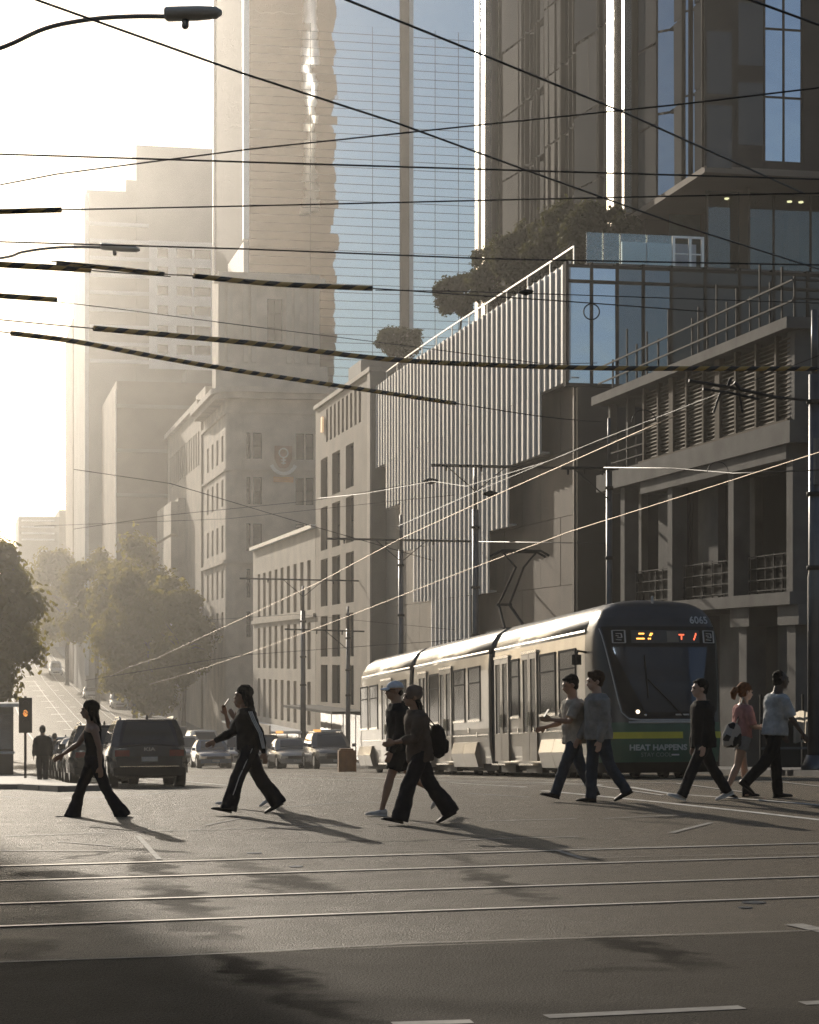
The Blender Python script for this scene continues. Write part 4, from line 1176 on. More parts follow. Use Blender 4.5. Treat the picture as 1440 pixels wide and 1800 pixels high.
# lamps, wipers, mirror arm
for x in (-.56, .86):
    q = MB(); z = 1.33; y = nose_y(x, z); q.ball((x, y - .005, z), (.042, .025, .040), 14, 8); q.build("headlight", glow("lit headlight", (1, .80, .55), 3) if x < 0 else MAT['trim'], tram, True)
    q = MB(); q.ball((x + .16, nose_y(x + .16, 1.27), 1.26), (.03, .02, .03), 10, 6); q.build("marker_lamp", MAT['trim'], tram, True)
def wiper(x0, z0, x1, z1):
    q = MB(); q.tube([(x0 + (x1 - x0) * i / 6, nose_y(x0 + (x1 - x0) * i / 6, z0 + (z1 - z0) * i / 6) - .045, z0 + (z1 - z0) * i / 6) for i in range(7)], .014, 6); q.build("wiper", MAT['black'], tram)
wiper(.38, 1.24, -.34, 1.98); wiper(-.34, 1.6, -.38, 2.45)
q = MB(); q.tube([(-1.30, 1.05, 2.55), (-1.52, .98, 2.58), (-1.55, .97, 2.45)], .025, 6); q.tube([(-1.55, .97, 2.50), (-1.55, .97, 2.30)], [(.10, .05)] * 2, 10, True, (1, 0, 0)); q.build("mirror", MAT['black'], tram)
q = MB(); q.tube([(0, .75, 3.53), (0, .75, 3.68)], .025, 8); q.build("roof_lamp", MAT['grey_light'], tram)
q = MB(); q.loft([nose(.30, -1 + i / 15) for i in range(31)] and [[(x, y + .25, z - .16) for x, y, z in [nose(.34, -1 + i / 15) for i in range(31)]], [(x * .96, y + .3, .12) for x, y, z in [nose(.34, -1 + i / 15) for i in range(31)]]], False, False); q.build("apron", MAT['black'], tram)
# front bogie wheels
for x in (-.72, .72):
    q = MB(); q.tube([(x - .07, 1.3, .31), (x + .07, 1.3, .31)], .31, 18); q.build("wheel", MAT['dark_metal'], tram)
# roof fairing line and pantograph
pu_, pz_ = fu(918, TRV, 966); ypan = pu_ - TRU; pz_ = (pz_ - zg(pu_)) / 1.065
q = MB()
kn = Vector((-.05, ypan + 1.5, 4.35)); base = Vector((0, ypan + .5, 3.66)); head = Vector((0, ypan, pz_))
for s in (-1, 1):
    q.tube([base + Vector((s * .28, 0, 0)), kn + Vector((s * .14, 0, 0))], .035, 8)
    q.tube([kn + Vector((s * .14, 0, 0)), head + Vector((s * .1, 0, -.42))], .028, 8)
    q.tube([head + Vector((s * .1, 0, -.42)), head + Vector((s * .42, 0, -.06))], .025, 8)
q.bar(base + Vector((-.4, 0, 0)), base + Vector((.4, 0, 0)), .09); q.bar(kn + Vector((-.2, 0, 0)), kn + Vector((.2, 0, 0)), .06)
q.build("pantograph_arm", MAT['dark_metal'], tram)
for dy in (-.18, .18):
    q = MB(); q.tube([head + Vector((-.72, dy, -.14)), head + Vector((-.50, dy, -.02)), head + Vector((.50, dy, -.02)), head + Vector((.72, dy, -.14))], .03, 8); q.build("collector_bar", MAT['black'], tram)
q = MB(); q.box(-.5, .5, ypan - .2, ypan + 1.7, 3.60, 3.66); q.build("pantograph_base", MAT['dark_metal'], tram)

# orange road barrier behind the tram
bv_ = fv(609, 75.5)[0]; bo = S(75.5, bv_, zg(75.5)); bt = thing("road_barrier", "orange brown plastic road barrier just beyond the rear of the tram", "barrier", bo, ROTZ); bt.scale = (.7, .8, 1)
q = MB(); q.prism([(-.46, -.3), (.46, -.3), (.40, .3), (-.40, .3)], 0, .78); q.prism([(-.34, -.16), (.34, -.16), (.34, .16), (-.34, .16)], .78, .84); q.build("shell", M("orange plastic", (.26, .11, .025), .55, 0, .25, 3), bt)
for s in (-.3, 0, .3): q = MB(); q.box(s - .05, s + .05, -.32, -.3, .1, .7); q.build("rib", bt.children[0].data.materials[0], bt)

# ---------------------------------------------------------------- cars
def paint(name, col, rough=.22): return M(name, col, rough, .1, .06, 2, 0, None, .3, 0, .3)
CARP = dict(navy=paint("dark navy paint", (.012, .017, .03)), black=paint("black car paint", (.01, .01, .011)), white=paint("white car paint", (.62, .61, .58)), silver=paint("silver car paint", (.36, .36, .35)),
            blue=paint("blue car paint", (.05, .10, .18)), grey=paint("grey car paint", (.10, .105, .11)), red=paint("dark red car paint", (.16, .02, .02)))
MAT['car_glass'] = mirror_glass("car glass", (.05, .058, .065), .04, .002, 1, .5)
MAT['lamp_clear'] = M("clear lamp lens", (.75, .75, .72), .12, .6, .1, 5)
MAT['lamp_red'] = M("red lamp lens", (.20, .012, .01), .2, 0, .2, 5)
MAT['tyre'] = MAT['rubber']
MAT['rim'] = M("alloy rim", (.35, .35, .36), .35, .9, .1, 6)
MAT['plate'] = M("number plate", (.50, .50, .47), .6, 0, .15, 20)
def car(label, u, v, facing, col, kind='sedan', seen='all', cat='car', name='parked_car', group=None, roof=None, yaw=0.0):
    """local +y is the front of the car; facing +1 drives away up the street, -1 comes towards the crossing"""
    t = thing(name, label, cat, S(u, v, zg(u, v)), ROTZ + (0 if facing > 0 else math.pi) + yaw, group)
    sl = (zg(u + 2) - zg(u - 2)) / 4
    t.rotation_euler = (math.atan(sl) * (1 if facing > 0 else -1), 0, t.rotation_euler[2])
    P = CARP[col]
    if kind == 'suv': L, W, H, B = 4.65, 1.90, 1.68, 1.02
    elif kind == 'van': L, W, H, B = 5.0, 1.95, 2.0, 1.15
    else: L, W, H, B = 4.5, 1.80, 1.46, .92
    h, w = L / 2, W / 2
    hood = .20 if kind != 'van' else .36
    st = [(-h, .62, .40, B - .22), (-h + .04, .82, .30, B - .06), (-h + .25, .95, .24, B), (-h * .5, 1, .22, B + .01), (0, 1, .22, B), (h * hood * 1.6, .99, .22, B - .03), (h * .72, .96, .24, B - .13), (h - .15, .86, .28, B - .26), (h, .62, .38, B - .34)]
    def ring(y, k, zb, zt):
        a = w * k
        pr = [(0, zb), (a * .82, zb), (a * .97, zb + .12), (a, zb + (zt - zb) * .45), (a * .985, zt - .16), (a * .93, zt - .03), (a * .70, zt + .02), (0, zt + .05)]
        return [(x, y, z) for x, z in pr] + [(-x, y, z) for x, z in pr[-2:0:-1]]
    q = MB(); q.loft([ring(*s_) for s_ in st]); bo = q.build("body", P, t, True, True)
    md = bo.modifiers.new("split", 'EDGE_SPLIT'); md.split_angle = R(38)
    # cabin
    yb0, yb1 = (-h + .16, h * .42) if kind == 'suv' else (-h + .05, h * .62) if kind == 'van' else (-h * .74, h * .44)
    yt0, yt1 = (-h + .55, h * .04) if kind == 'suv' else (-h + .16, h * .36) if kind == 'van' else (-h * .34, h * .06)
    wb, wt = w * .93, w * .74
    zt = H - .05
    def cp(fy, fx, fz, out=0.0):
        """a point of the cabin: fy 0 rear..1 front, fx -1..1, fz 0 belt..1 roof"""
        bul = math.sin(fz * math.pi) * .035
        y = (yb0 + (yb1 - yb0) * fy) * (1 - fz) + (yt0 + (yt1 - yt0) * fy) * fz
        y += (-1 if fy < .5 else 1) * abs(fy - .5) * 2 * bul
        ww = wb + (wt - wb) * fz + bul
        return Vector((ww * fx, y, B - .02 + (zt - B + .02) * fz))
    rings = []
    for fz in (0, .25, .5, .75, .95, 1.0):
        rr = []
        m_ = .97 if fz == 1.0 else 1
        for fy, fx in ((0, -.8), (0, 0), (0, .8), (.08, 1), (.5, 1), (.92, 1), (1, .8), (1, 0), (1, -.8), (.92, -1), (.5, -1), (.08, -1)): 
            p = cp(fy, fx, fz); rr.append(p * 1)
        rings.append(rr)
    rings.append([Vector((p.x * .86, p.y * .9, H - .01)) for p in rings[-1]]); rings.append([Vector((p.x * .4, p.y * .5, H)) for p in rings[-2]])
    q = MB(); q.loft(rings); cb = q.build("cabin", P, t, True, True)
    md = cb.modifiers.new("split", 'EDGE_SPLIT'); md.split_angle = R(35)
    def pane(corners, nm, mat=None, n=4):
        (a, b, c, d) = corners
        q = MB(); rows = []
        for j in range(n + 1):
            row = []
            for i in range(n + 1):
                fy = (a[0] * (1 - i / n) + b[0] * i / n) * (1 - j / n) + (d[0] * (1 - i / n) + c[0] * i / n) * j / n
                fx = (a[1] * (1 - i / n) + b[1] * i / n) * (1 - j / n) + (d[1] * (1 - i / n) + c[1] * i / n) * j / n
                fz = a[2] + (c[2] - a[2]) * j / n
                p = cp(fy, fx, fz); off = Vector((0, -.014 if fy < .05 else .014 if fy > .95 else 0, .004)) if abs(fx) < .99 else Vector((.014 * fx, 0, 0))
                row.append(p + off)
            rows.append(row)
        q.loft(rows, False, False); q.build(nm, mat or MAT['car_glass'], t, True)
    pane(((0, -.72, .12), (0, .72, .12), (0, .66, .88), (0, -.66, .88)), "rear_window")
    pane(((1, -.76, .06), (1, .76, .06), (1, .74, .92), (1, -.74, .92)), "windscreen")
    for s in (-1, 1):
        pane(((.13, s, .12), (.47, s, .10), (.46, s, .86), (.16, s, .86)), "side_window"); pane(((.50, s, .10), (.90, s, .08), (.86, s, .86), (.49, s, .86)), "side_window")
        q = MB(); q.box(s * w * .99 - (.17 if s < 0 else 0), s * w * .99 + (0 if s < 0 else .17), h * .36, h * .36 + .1, B - .02, B + .13); q.build("side_mirror", P, t)
        for y in (-h * .60, h * .62):
            r = .35 if kind != 'sedan' else .32
            q = MB(); q.tube([(s * (w - .26), y, r), (s * (w - .05), y, r), (s * (w - .02), y, r)], [r, r, r * .93], 20); wh = q.build("wheel", MAT['tyre'], t)
            q = MB(); q.tube([(s * (w - .022), y, r), (s * (w - .008), y, r)], [r * .64, r * .58], 16); q.build("rim", MAT['rim'], wh)
            q = MB()
            for i in range(12):
                a0, a1 = math.pi * i / 12, math.pi * (i + 1) / 12
                q.bar((s * (w - .005), y + (r + .05) * math.cos(a0), r + (r + .05) * math.sin(a0)), (s * (w - .005), y + (r + .05) * math.cos(a1), r + (r + .05) * math.sin(a1)), .03, .06)
            q.build("wheel_arch", MAT['black'], t)
        # lamps
        q = MB(); q.box(min(s * w * .5, s * w * .86), max(s * w * .5, s * w * .86), -h - .015, -h + .16, B - .27, B - .12); q.build("tail_light", MAT['lamp_red'], t)
        q = MB(); q.box(min(s * w * .48, s * w * .84), max(s * w * .48, s * w * .84), h - .2, h + .0, B - .44, B - .31); q.build("headlight", MAT['lamp_clear'], t)
    q = MB(); q.box(-w * .9, w * .9, -h - .03, -h + .2, .30, .48); q.build("rear_bumper", MAT['black'] if kind == 'suv' else P, t)
    q = MB(); q.box(-w * .86, w * .86, h - .22, h + .02, .26, .46); q.build("front_bumper", P, t)
    q = MB(); q.box(-w * .5, w * .5, h - .06, h + .012, .47, .60); q.build("grille", MAT['black'], t)
    q = MB(); q.box(-.19, .19, -h - .04, -h - .018, .63 if kind == 'suv' else .56, .74 if kind == 'suv' else .67); q.build("number_plate", MAT['plate'], t)
    q = MB(); q.box(-.19, .19, h + .022, h + .034, .32, .43); q.build("number_plate", MAT['plate'], t)
    if kind == 'suv':
        for s in (-1, 1):
            q = MB(); q.tube([(s * wt * .9, yt0 + .1, H - .03), (s * wt * .92, yt0 + .2, H + .02), (s * wt * .92, yt1 - .2, H + .02), (s * wt * .9, yt1, H - .03)], .022, 6); q.build("roof_rail", MAT['trim'], t)
        q = MB(); q.loft([[(-.03, yt0 + .12, H - .01), (.03, yt0 + .12, H - .01), (.03, yt0 + .3, H - .01), (-.03, yt0 + .3, H - .01)], [(-.008, yt0 + .12, H + .07), (.008, yt0 + .12, H + .07), (.008, yt0 + .18, H + .07), (-.008, yt0 + .18, H + .07)]]); q.build("roof_antenna", MAT['black'], t)
    return t, (L, W, H, B, cp)
suv, inf = car("dark navy family car seen from behind, closest to the crossing beside the corner kerb", 53.0, 4.45, 1, 'navy', 'suv')
# tailgate details of the nearest car
L, W, H, B, cp = inf
q = MB(); q.box(-.80, .80, -L / 2 - .012, -L / 2 + .1, B - .30, B - .275); q.build("tailgate_crease", MAT['black'], suv)
q = MB(); q.box(-.70, .70, -L / 2 - .035, -L / 2 - .02, .50, .52); q.build("bumper_trim", MAT['trim'], suv)
q = MB(); q.box(-.55, .55, -L / 2 + .06, -L / 2 + .2, H - .10, H - .05); q.build("roof_spoiler", CARP['navy'], suv)
q = MB(); q.tube([(0, -L / 2 + .20, B + .1), (.28, -L / 2 + .22, B + .14)], .012, 5); q.build("rear_wiper", MAT['black'], suv)
cu = bpy.data.curves.new("badge", 'FONT'); cu.body = "KIA"; cu.size = .115; cu.align_x = 'CENTER'; cu.offset = .004
ob = bpy.data.objects.new("badge", cu); COL.objects.link(ob)
me = bpy.data.meshes.new_from_object(ob.evaluated_get(bpy.context.evaluated_depsgraph_get())); bpy.data.objects.remove(ob)
for v_ in me.vertices: v_.co = (v_.co.x * 1.5, -L / 2 + .045 - .05, v_.co.y + B - .14)
me.materials.clear(); me.materials.append(MAT['rim']); link("badge", me, suv)
for (lb, u, v, f, c, k) in [
    ("black car queuing directly ahead of the navy family car", 60, 3.9, 1, 'black', 'suv'),
    ("grey sedan third in the queue behind the standing pedestrian", 67, 4.1, 1, 'grey', 'sedan'),
    ("silver sedan fourth in the queue along the corner pavement", 74, 4.2, 1, 'silver', 'sedan'),
    ("black sedan fifth in the queue, mostly hidden by other cars", 81.5, 4.3, 1, 'black', 'sedan'),
    ("white family car sixth in the queue beneath the roadside tree", 89.5, 4.3, 1, 'white', 'suv'),
    ("grey family car well up the queue below the uphill rails", 96, 4.4, 1, 'grey', 'suv'),
    ("blue grey car half out of the picture beside the kiosk", 88, -.6, 1, 'blue', 'suv'),
    ("dark wagon facing the crossing with a pale roof bar, nearest the orange barrier", 96, 16.6, -1, 'grey', 'suv'),
    ("silver sedan facing the crossing beside the dark wagon with the roof bar", 101, 15.6, -1, 'silver', 'sedan'),
    ("dark car facing the crossing, hidden behind the striding women", 106, 15.0, -1, 'black', 'suv'),
    ("white family car facing the crossing left of the striding women", 113, 14.6, -1, 'white', 'suv'),
    ("blue hatchback facing the crossing in front of the white vehicles", 109, 12.7, -1, 'blue', 'sedan'),
    ("white van roof showing over the oncoming blue hatchback", 124, 14.0, -1, 'white', 'van'),
    ("silver car behind the oncoming blue hatchback", 119, 12.4, -1, 'silver', 'suv'),
    ("white car far back in the oncoming row", 136, 13.2, -1, 'white', 'sedan'),
    ("grey van last in the oncoming row under the large trees", 146, 14.6, -1, 'grey', 'van'),
    ("silver sedan far up the hill beyond the rails", 262, 15.8, -1, 'silver', 'sedan'),
    ("white van at the crest of the hill road", 330, 14.6, -1, 'white', 'van'),
    ("dark car parked at the crest of the hill road", 345, 19.2, -1, 'grey', 'sedan'),
    ("white car waiting on the hill beside the uphill rails", 240, 17.6, -1, 'white', 'suv')]:
    t_, inf_ = car(lb, u, v, f, c, k, name='car')
    if "roof bar" in lb and "dark wagon" in lb:
        q = MB(); q.box(-.62, .62, -.5, -.3, 1.70, 1.80); q.build("roof_bar", MAT['white'], t_)
        q = MB(); q.box(.3, .62, -.51, -.29, 1.70, 1.81); q.build("roof_bar_lamp", glow("amber roof lamp", (1, .5, .15), 1.2), t_)
# ---------------------------------------------------------------- poles, arms, wires
def cable(name, label, cat, pts, r, mat, group=None, n=6, sag=0.0):
    r *= .74
    pts = [Vector(p) for p in pts]
    if len(pts) == 2 and sag:
        a, b = pts; pts = [a.lerp(b, i / 16) - Vector((0, 0, sag * 4 * (i / 16) * (1 - i / 16))) for i in range(17)]
    q = MB(); q.tube(pts, r, n)
    return tag(q.build(name, mat, None, True), label, cat, group)
PV = 18.85
def pole_at(px):
    k = (px - 720) / 3736; Y = PV / (VX * k + VY); return k * Y, Y
def pole(label, px, ytop, r, bx=0, mat='pole', cap=True):
    X, Y = pole_at(px); u, v = uv_of(X, Y); zb = zg(u) + .12; zt = 2 - (ytop - 1160) / 3736 * Y
    t = thing("tram_pole", label, "pole", (X, Y, zb), ROTZ, "tramway poles along the kerb")
    h = zt - zb
    q = MB(); q.tube([(0, 0, 0), (0, 0, h * .42), (0, 0, h * .43), (0, 0, h * .86)], [r, r * .98, r * .85, r * .8], 14); q.build("shaft", MAT[mat], t, True)
    q = MB(); q.tube([(0, 0, h * .86), (0, 0, h)], [r * .5, r * .45], 10); q.build("spigot", MAT[mat], t, True)
    q = MB(); q.tube([(0, 0, 0), (0, 0, .06), (0, 0, .35)], [r * 1.9, r * 1.9, r * 1.15], 12); q.build("base_collar", MAT[mat], t, True)
    for z in (.44, .60, .80):
        q = MB(); q.tube([(0, 0, h * z - .05), (0, 0, h * z + .05)], r * 1.14, 12); q.build("band", MAT['dark_metal'], t, True)
    return t, X, Y, zb, h
def arm_on(tp, px0, px1, y0, y1, r=.045):
    t, X, Y, zb, h = tp
    def loc(px, y):
        k = (px - 720) / 3736
        # the arm lies across the street through the pole: point P + s*V
        # solve (X + s*VX) = k (Y + s*VY)
        s = (k * Y - X) / (VX - k * VY); Yp = Y + s * VY
        return Vector((s, -.10, 2 - (y - 1160) / 3736 * Yp - zb))
    a, b = loc(px0, y0), loc(px1, y1)
    q = MB(); q.tube([a, b], r, 10); q.build("cross_arm", MAT['dark_metal'], t, True)
    m = a.lerp(b, (0 - a.x) / (b.x - a.x)) if a.x < 0 < b.x else b
    for s in (-1, 1):
        e = m + Vector((s * 1.15, 0, .0)) if a.x < m.x + s * 1.15 < b.x else None
        if e: q = MB(); q.tube([Vector((0, -.08, m.z - .95)), e], .02, 6); q.build("brace", MAT['dark_metal'], t)
    for f in (.12, .4, .72):
        p = a.lerp(b, f); q = MB(); q.tube([p + Vector((0, 0, .02)), p + Vector((0, 0, -.20))], [.045, .03], 8); q.build("insulator", MAT['black'], t, True)
    return a, b
P1 = pole("tall thick grey tramway pole at the picture's right edge beside the white sheet", 1432, 545, .16)
P2 = pole("slender grey tramway pole in front of the unfinished concrete building", 1071, 735, .11)
P3 = pole("tramway pole before the fins carrying the topmost dark cross arm", 836, 822, .15)
P4 = pole("grey tramway pole before the beige building, its arm second from the top", 705, 905, .14)
P5 = pole("short capped tramway pole in front of the low cream building", 533, 1030, .16)
P6 = pole("thin hazy tramway pole standing just beyond the rear of the tram", 612, 1066, .12)
arm_on(P3, 757, 976, 818, 823, .055); arm_on(P4, 573, 832, 947, 952, .05); arm_on(P5, 421, 826, 1017, 1025, .045); arm_on(P6, 500, 640, 1106, 1110, .04)
arm_on(P2, 985, 1085, 823, 824, .05)
# arm from the thick pole: a small bracket with loops
t1, X1, Y1, zb1, h1 = P1
q = MB(); q.tube([(0, -.1, h1 * .80), (-1.2, -.1, h1 * .80 + .1), (-2.2, -.1, h1 * .80 + .3)], .03, 7); q.build("bracket", MAT['dark_metal'], t1)
q = MB(); q.tube([(0, -.2, h1 * .62), (0, -.2, h1 * .72)], .10, 10); q.build("junction_box", MAT['pole'], t1)

# contact wires over the two street tracks
def over_track(v, pix):
    out = []
    for px, py in pix:
        k = (px - 720) / 3736; Y = v / (VX * k + VY); out.append(Vector((k * Y, Y, 2 - (py - 1160) / 3736 * Y)))
    return out
cable("contact_wire", "bright contact wire above the tram, touching its pantograph", "wire", over_track(14.4, [(1500, 776), (1440, 795), (1200, 872), (1000, 935), (880, 980), (800, 1010), (600, 1088), (460, 1140), (330, 1184), (262, 1203)]), .010, MAT['copper'])
cable("contact_wire", "bright contact wire above the track left of the tram", "wire", over_track(11.1, [(1260, 700), (1120, 760), (850, 880), (700, 949), (560, 1024), (420, 1090), (275, 1157), (228, 1172), (190, 1190)]), .010, MAT['copper'])
cable("feeder_wire", "thin wire climbing from the topmost arm towards the louvre screens", "wire", over_track(16.5, [(1440, 625), (1230, 705), (1050, 775), (870, 850), (700, 925)]), .011, MAT['wire'])
cable("feeder_wire", "thin dark wire just above the contact wire left of the tram", "wire", over_track(12.0, [(1100, 760), (960, 812), (820, 855), (760, 846), (640, 868), (560, 876)]), .010, MAT['wire'])
cable("feeder_wire", "dark wire between the slender pole and the thick right pole", "wire", [at(1062, 822, 61), at(1180, 823, 57), at(1290, 832, 53), at(1440, 826, 46)], .022, MAT['wire'])
cable("feeder_wire", "dark wire from the second arm towards the slender pole", "wire", [at(832, 952, 84), at(1065, 955, 62)], .02, MAT['wire'])

# span wires over the crossing; the striped guards are sleeves round some of them
def stripe_material():
    m = bpy.data.materials.new("black and yellow striped sleeve")
    n, l, b = nodes_of(m)
    tc = n.new("ShaderNodeTexCoord"); sp = n.new("ShaderNodeSeparateXYZ"); l.new(tc.outputs["UV"], sp.inputs[0])
    a = n.new("ShaderNodeMath"); a.operation = 'ADD'; l.new(sp.outputs[0], a.inputs[0]); l.new(sp.outputs[1], a.inputs[1])
    f = n.new("ShaderNodeMath"); f.operation = 'FRACT'; l.new(a.outputs[0], f.inputs[0])
    g = n.new("ShaderNodeMath"); g.operation = 'GREATER_THAN'; g.inputs[1].default_value = .5; l.new(f.outputs[0], g.inputs[0])
    mx = n.new("ShaderNodeMix"); mx.data_type = 'RGBA'; mx.inputs[6].default_value = (.012, .012, .012, 1); mx.inputs[7].default_value = (.46, .29, .07, 1)
    l.new(g.outputs[0], mx.inputs[0]); l.new(mx.outputs[2], b.inputs["Base Color"]); b.inputs["Roughness"].default_value = .45
    return m
MAT['stripe'] = stripe_material()
def sleeve(label, pts, r, pitch=.30):
    pts = [Vector(p) for p in pts]; n = 10
    d = [0]
    for a, b in zip(pts, pts[1:]): d.append(d[-1] + (b - a).length)
    fine = []; dd = []
    N = max(8, int(d[-1] / .25))
    for i in range(N + 1):
        s = d[-1] * i / N
        j = max(k for k in range(len(d)) if d[k] <= s + 1e-9); j = min(j, len(pts) - 2)
        fine.append(pts[j].lerp(pts[j + 1], (s - d[j]) / (d[j + 1] - d[j]))); dd.append(s)
    q = MB(); q.tube(fine, r, n)
    me = q.mesh("striped_sleeve", MAT['stripe'], True)
    uvl = me.uv_layers.new(name="UVMap")
    for p in me.polygons:
        idx = [me.loops[k].vertex_index for k in p.loop_indices]
        ang = [i % n for i in idx]; wrap = max(ang) - min(ang) > n / 2
        for k, i in zip(p.loop_indices, idx):
            a = i % n
            if wrap and a == 0: a = n
            uvl.data[k].uv = (dd[i // n] / pitch, a / n)
    o = link("striped_sleeve", me)
    return tag(o, label, "cable sleeve", "striped sleeves on the span wires")
def W(*pix, z=6.3): return [atz(px, py, z) for px, py in pix]
def smooth_path(p, n=6):
    out = []
    for i in range(len(p) - 1):
        a, b, c, d = p[max(0, i - 1)], p[i], p[i + 1], p[min(len(p) - 1, i + 2)]
        for k in range(n):
            t = k / n; out.append(.5 * ((2 * b) + (c - a) * t + (2 * a - 5 * b + 4 * c - d) * t * t + (3 * b - a - 3 * c + d) * t ** 3))
    return out + [p[-1]]
w1 = smooth_path(W((-60, 555), (0, 562), (160, 577), (440, 603), (700, 633), (1000, 646), (1250, 648), (1430, 648), (1520, 646)))
cable("span_wire", "span wire running inside the longest striped sleeve", "wire", w1, .012, MAT['wire'])
sleeve("longest striped sleeve, reaching across to the thick pole", smooth_path(W((165, 577), (440, 603), (700, 633), (1000, 646), (1250, 648), (1436, 648))), .036)
w2 = smooth_path(W((-60, 576), (0, 583), (130, 600), (290, 630), (440, 655), (640, 685), (800, 709), (960, 733), (1060, 742)))
cable("span_wire", "span wire running inside the lowest striped sleeve", "wire", w2, .012, MAT['wire'])
sleeve("lowest striped sleeve, ending over the white fins", smooth_path(W((20, 586), (130, 600), (290, 630), (440, 655), (640, 685), (800, 709))), .034)
w3 = smooth_path(W((90, 459), (200, 470), (290, 482), (340, 485), (480, 499), (655, 507), (800, 517), (1000, 530), (1240, 548)))
cable("span_wire", "span wire with two sleeves crossing the stone attic", "wire", w3, .010, MAT['wire'])
sleeve("striped sleeve across the stone attic in front of the blue tower", smooth_path(W((340, 485), (480, 499), (655, 507))), .030)
sleeve("short dark sleeve before the stepped tower, left of the attic sleeve", smooth_path(W((100, 462), (200, 472), (288, 482))), .026)
cable("span_wire", "short span wire at the far left below the second street lamp", "wire", W((-80, 460), (0, 464), (300, 486)), .009, MAT['wire'])
sleeve("thick pale sleeve against the white sky below the second street lamp", W((-80, 459), (0, 465), (160, 474)), .034)
cable("span_wire", "lowest of the short wires against the white sky", "wire", W((-80, 512), (0, 519), (200, 542), (420, 571), (700, 606), (960, 640), (1050, 638)), .007, MAT['wire'])
sleeve("short pale sleeve against the white sky left of the stepped tower", W((-80, 514), (0, 520), (100, 527)), .032)
sleeve("short pale sleeve above the second street lamp", W((-80, 374), (0, 372), (108, 369)), .026)
cable("span_wire", "span wire descending steeply from the street lamp to the lounge corner", "wire", W((-40, -46), (65, 0), (430, 130), (700, 217), (930, 301), (1190, 394), (1500, 492), z=6.5), .012, MAT['wire'])
cable("span_wire", "span wire descending across the dark tower from the top of the blue tower", "wire", W((560, -24), (610, 0), (870, 105), (1100, 199), (1415, 341), z=6.5), .012, MAT['wire'])
cable("span_wire", "short span wire crossing the blue window strip near the top", "wire", W((1200, -30), (1320, 0), (1440, 44), (1500, 66), z=6.5), .012, MAT['wire'])
cable("span_wire", "span wire rising gently towards the tower's blue window strip", "wire", W((0, 325), (100, 306), (440, 262), (860, 218), (1200, 183), (1500, 147)), .009, MAT['wire'])
cable("span_wire", "upper of the nearly level span wires, over the stepped tower", "wire", W((-60, 269), (0, 271), (440, 285), (860, 298), (1500, 317)), .011, MAT['wire'])
cable("span_wire", "middle level span wire that ends at the lounge ceiling height", "wire", W((0, 371), (440, 362), (860, 352), (1410, 340), (1500, 339)), .010, MAT['wire'])
cable("span_wire", "lower level span wire passing over the top of the white fins", "wire", W((-60, 422), (0, 425), (440, 438), (860, 455), (1500, 467)), .012, MAT['wire'])
cable("span_wire", "thin wire from the fin corner past the ring hanger", "wire", W((660, 510), (800, 512), (1000, 518), (1440, 533)), .008, MAT['wire'])
cable("span_wire", "faint far wire in front of the slotted beige block", "wire", [at(130, 825, 70), at(300, 850, 72), at(550, 925, 74), at(760, 985, 76)], .016, MAT['wire'])
cable("span_wire", "second faint far wire crossing the sandstone front", "wire", [at(130, 930, 90), at(300, 905, 92), at(550, 880, 94), at(760, 845, 96)], .016, MAT['wire'])
cable("span_wire", "faint far wire above the street trees", "wire", [at(60, 925, 100), at(400, 912, 100), at(700, 880, 100), at(1000, 850, 90)], .014, MAT['wire'])
cable("span_wire", "low dark wire crossing behind the striding woman's head", "wire", [at(150, 1196, 92), at(420, 1152, 92), at(640, 1136, 92), at(900, 1118, 88)], .015, MAT['wire'])
cable("span_wire", "thin wire across the low cream building under the short arm", "wire", [at(360, 1090, 100), at(520, 1080, 100), at(830, 1110, 96)], .012, MAT['wire'])
# hangers: ring loop, wire crossing frog, curved pull-off loops
def loop_hanger(label, px, py, Y, r, drop=.25, arc=2 * math.pi):
    c = at(px, py, Y); q = MB()
    q.tube([c + Vector((r * math.cos(arc * i / 20 + (0 if arc > 6 else 0)), 0, r * math.sin(arc * i / 20))) for i in range(21)], .009, 6)
    o = q.build("wire_loop", MAT['wire'])
    return tag(o, label, "wire hanger", "curved wire hangers")
loop_hanger("ring shaped wire hanger in front of the blue window panes", 1040, 548, 27, .10)
loop_hanger("half ring wire hanger beside the slender pole", 1132, 742, 35, .20, arc=math.pi)
loop_hanger("small half ring hanger on the dark wire before the concrete columns", 1262, 830, 45, .22, arc=math.pi)
t = thing("wire_frog", "dark bracket of crossed bars where wires meet before the louvre screens", "wire fitting", at(1280, 690, 33.5), ROTZ)
for a, b, r in (((-.65, 0, .17), (.95, .1, -.06), .028), ((-.4, .05, .05), (.5, -.05, -.10), .022), ((0, 0, .1), (.05, 0, .22), .03), ((-.12, 0, .0), (-.24, 0, -.33), .018), ((.18, 0, .0), (.28, .1, -.30), .018), ((.1, 0, .16), (.2, 0, .05), .03)):
    q = MB(); q.tube([a, Vector(a).lerp(Vector(b), .5) + Vector((0, 0, .02)), b], r, 7); q.build("bar", MAT['wire'], t)
for px, py, Y, lb in ((757, 846, 60, "dark strain insulator on the wire in front of the white fins"), (925, 514, 22.6, "small dark insulator on the wire just under the top of the fins"), (862, 868, 52, "cluster of clamps on the contact wire beside the topmost arm")):
    c = at(px, py, Y); q = MB(); q.blob([c - Vector((.12 * Y / 40, 0, 0)), c, c + Vector((.12 * Y / 40, 0, .01))], [.02 * Y / 30, .05 * Y / 30, .02 * Y / 30], 10)
    tag(q.build("insulator", MAT['black'], None, True), lb, "insulator")

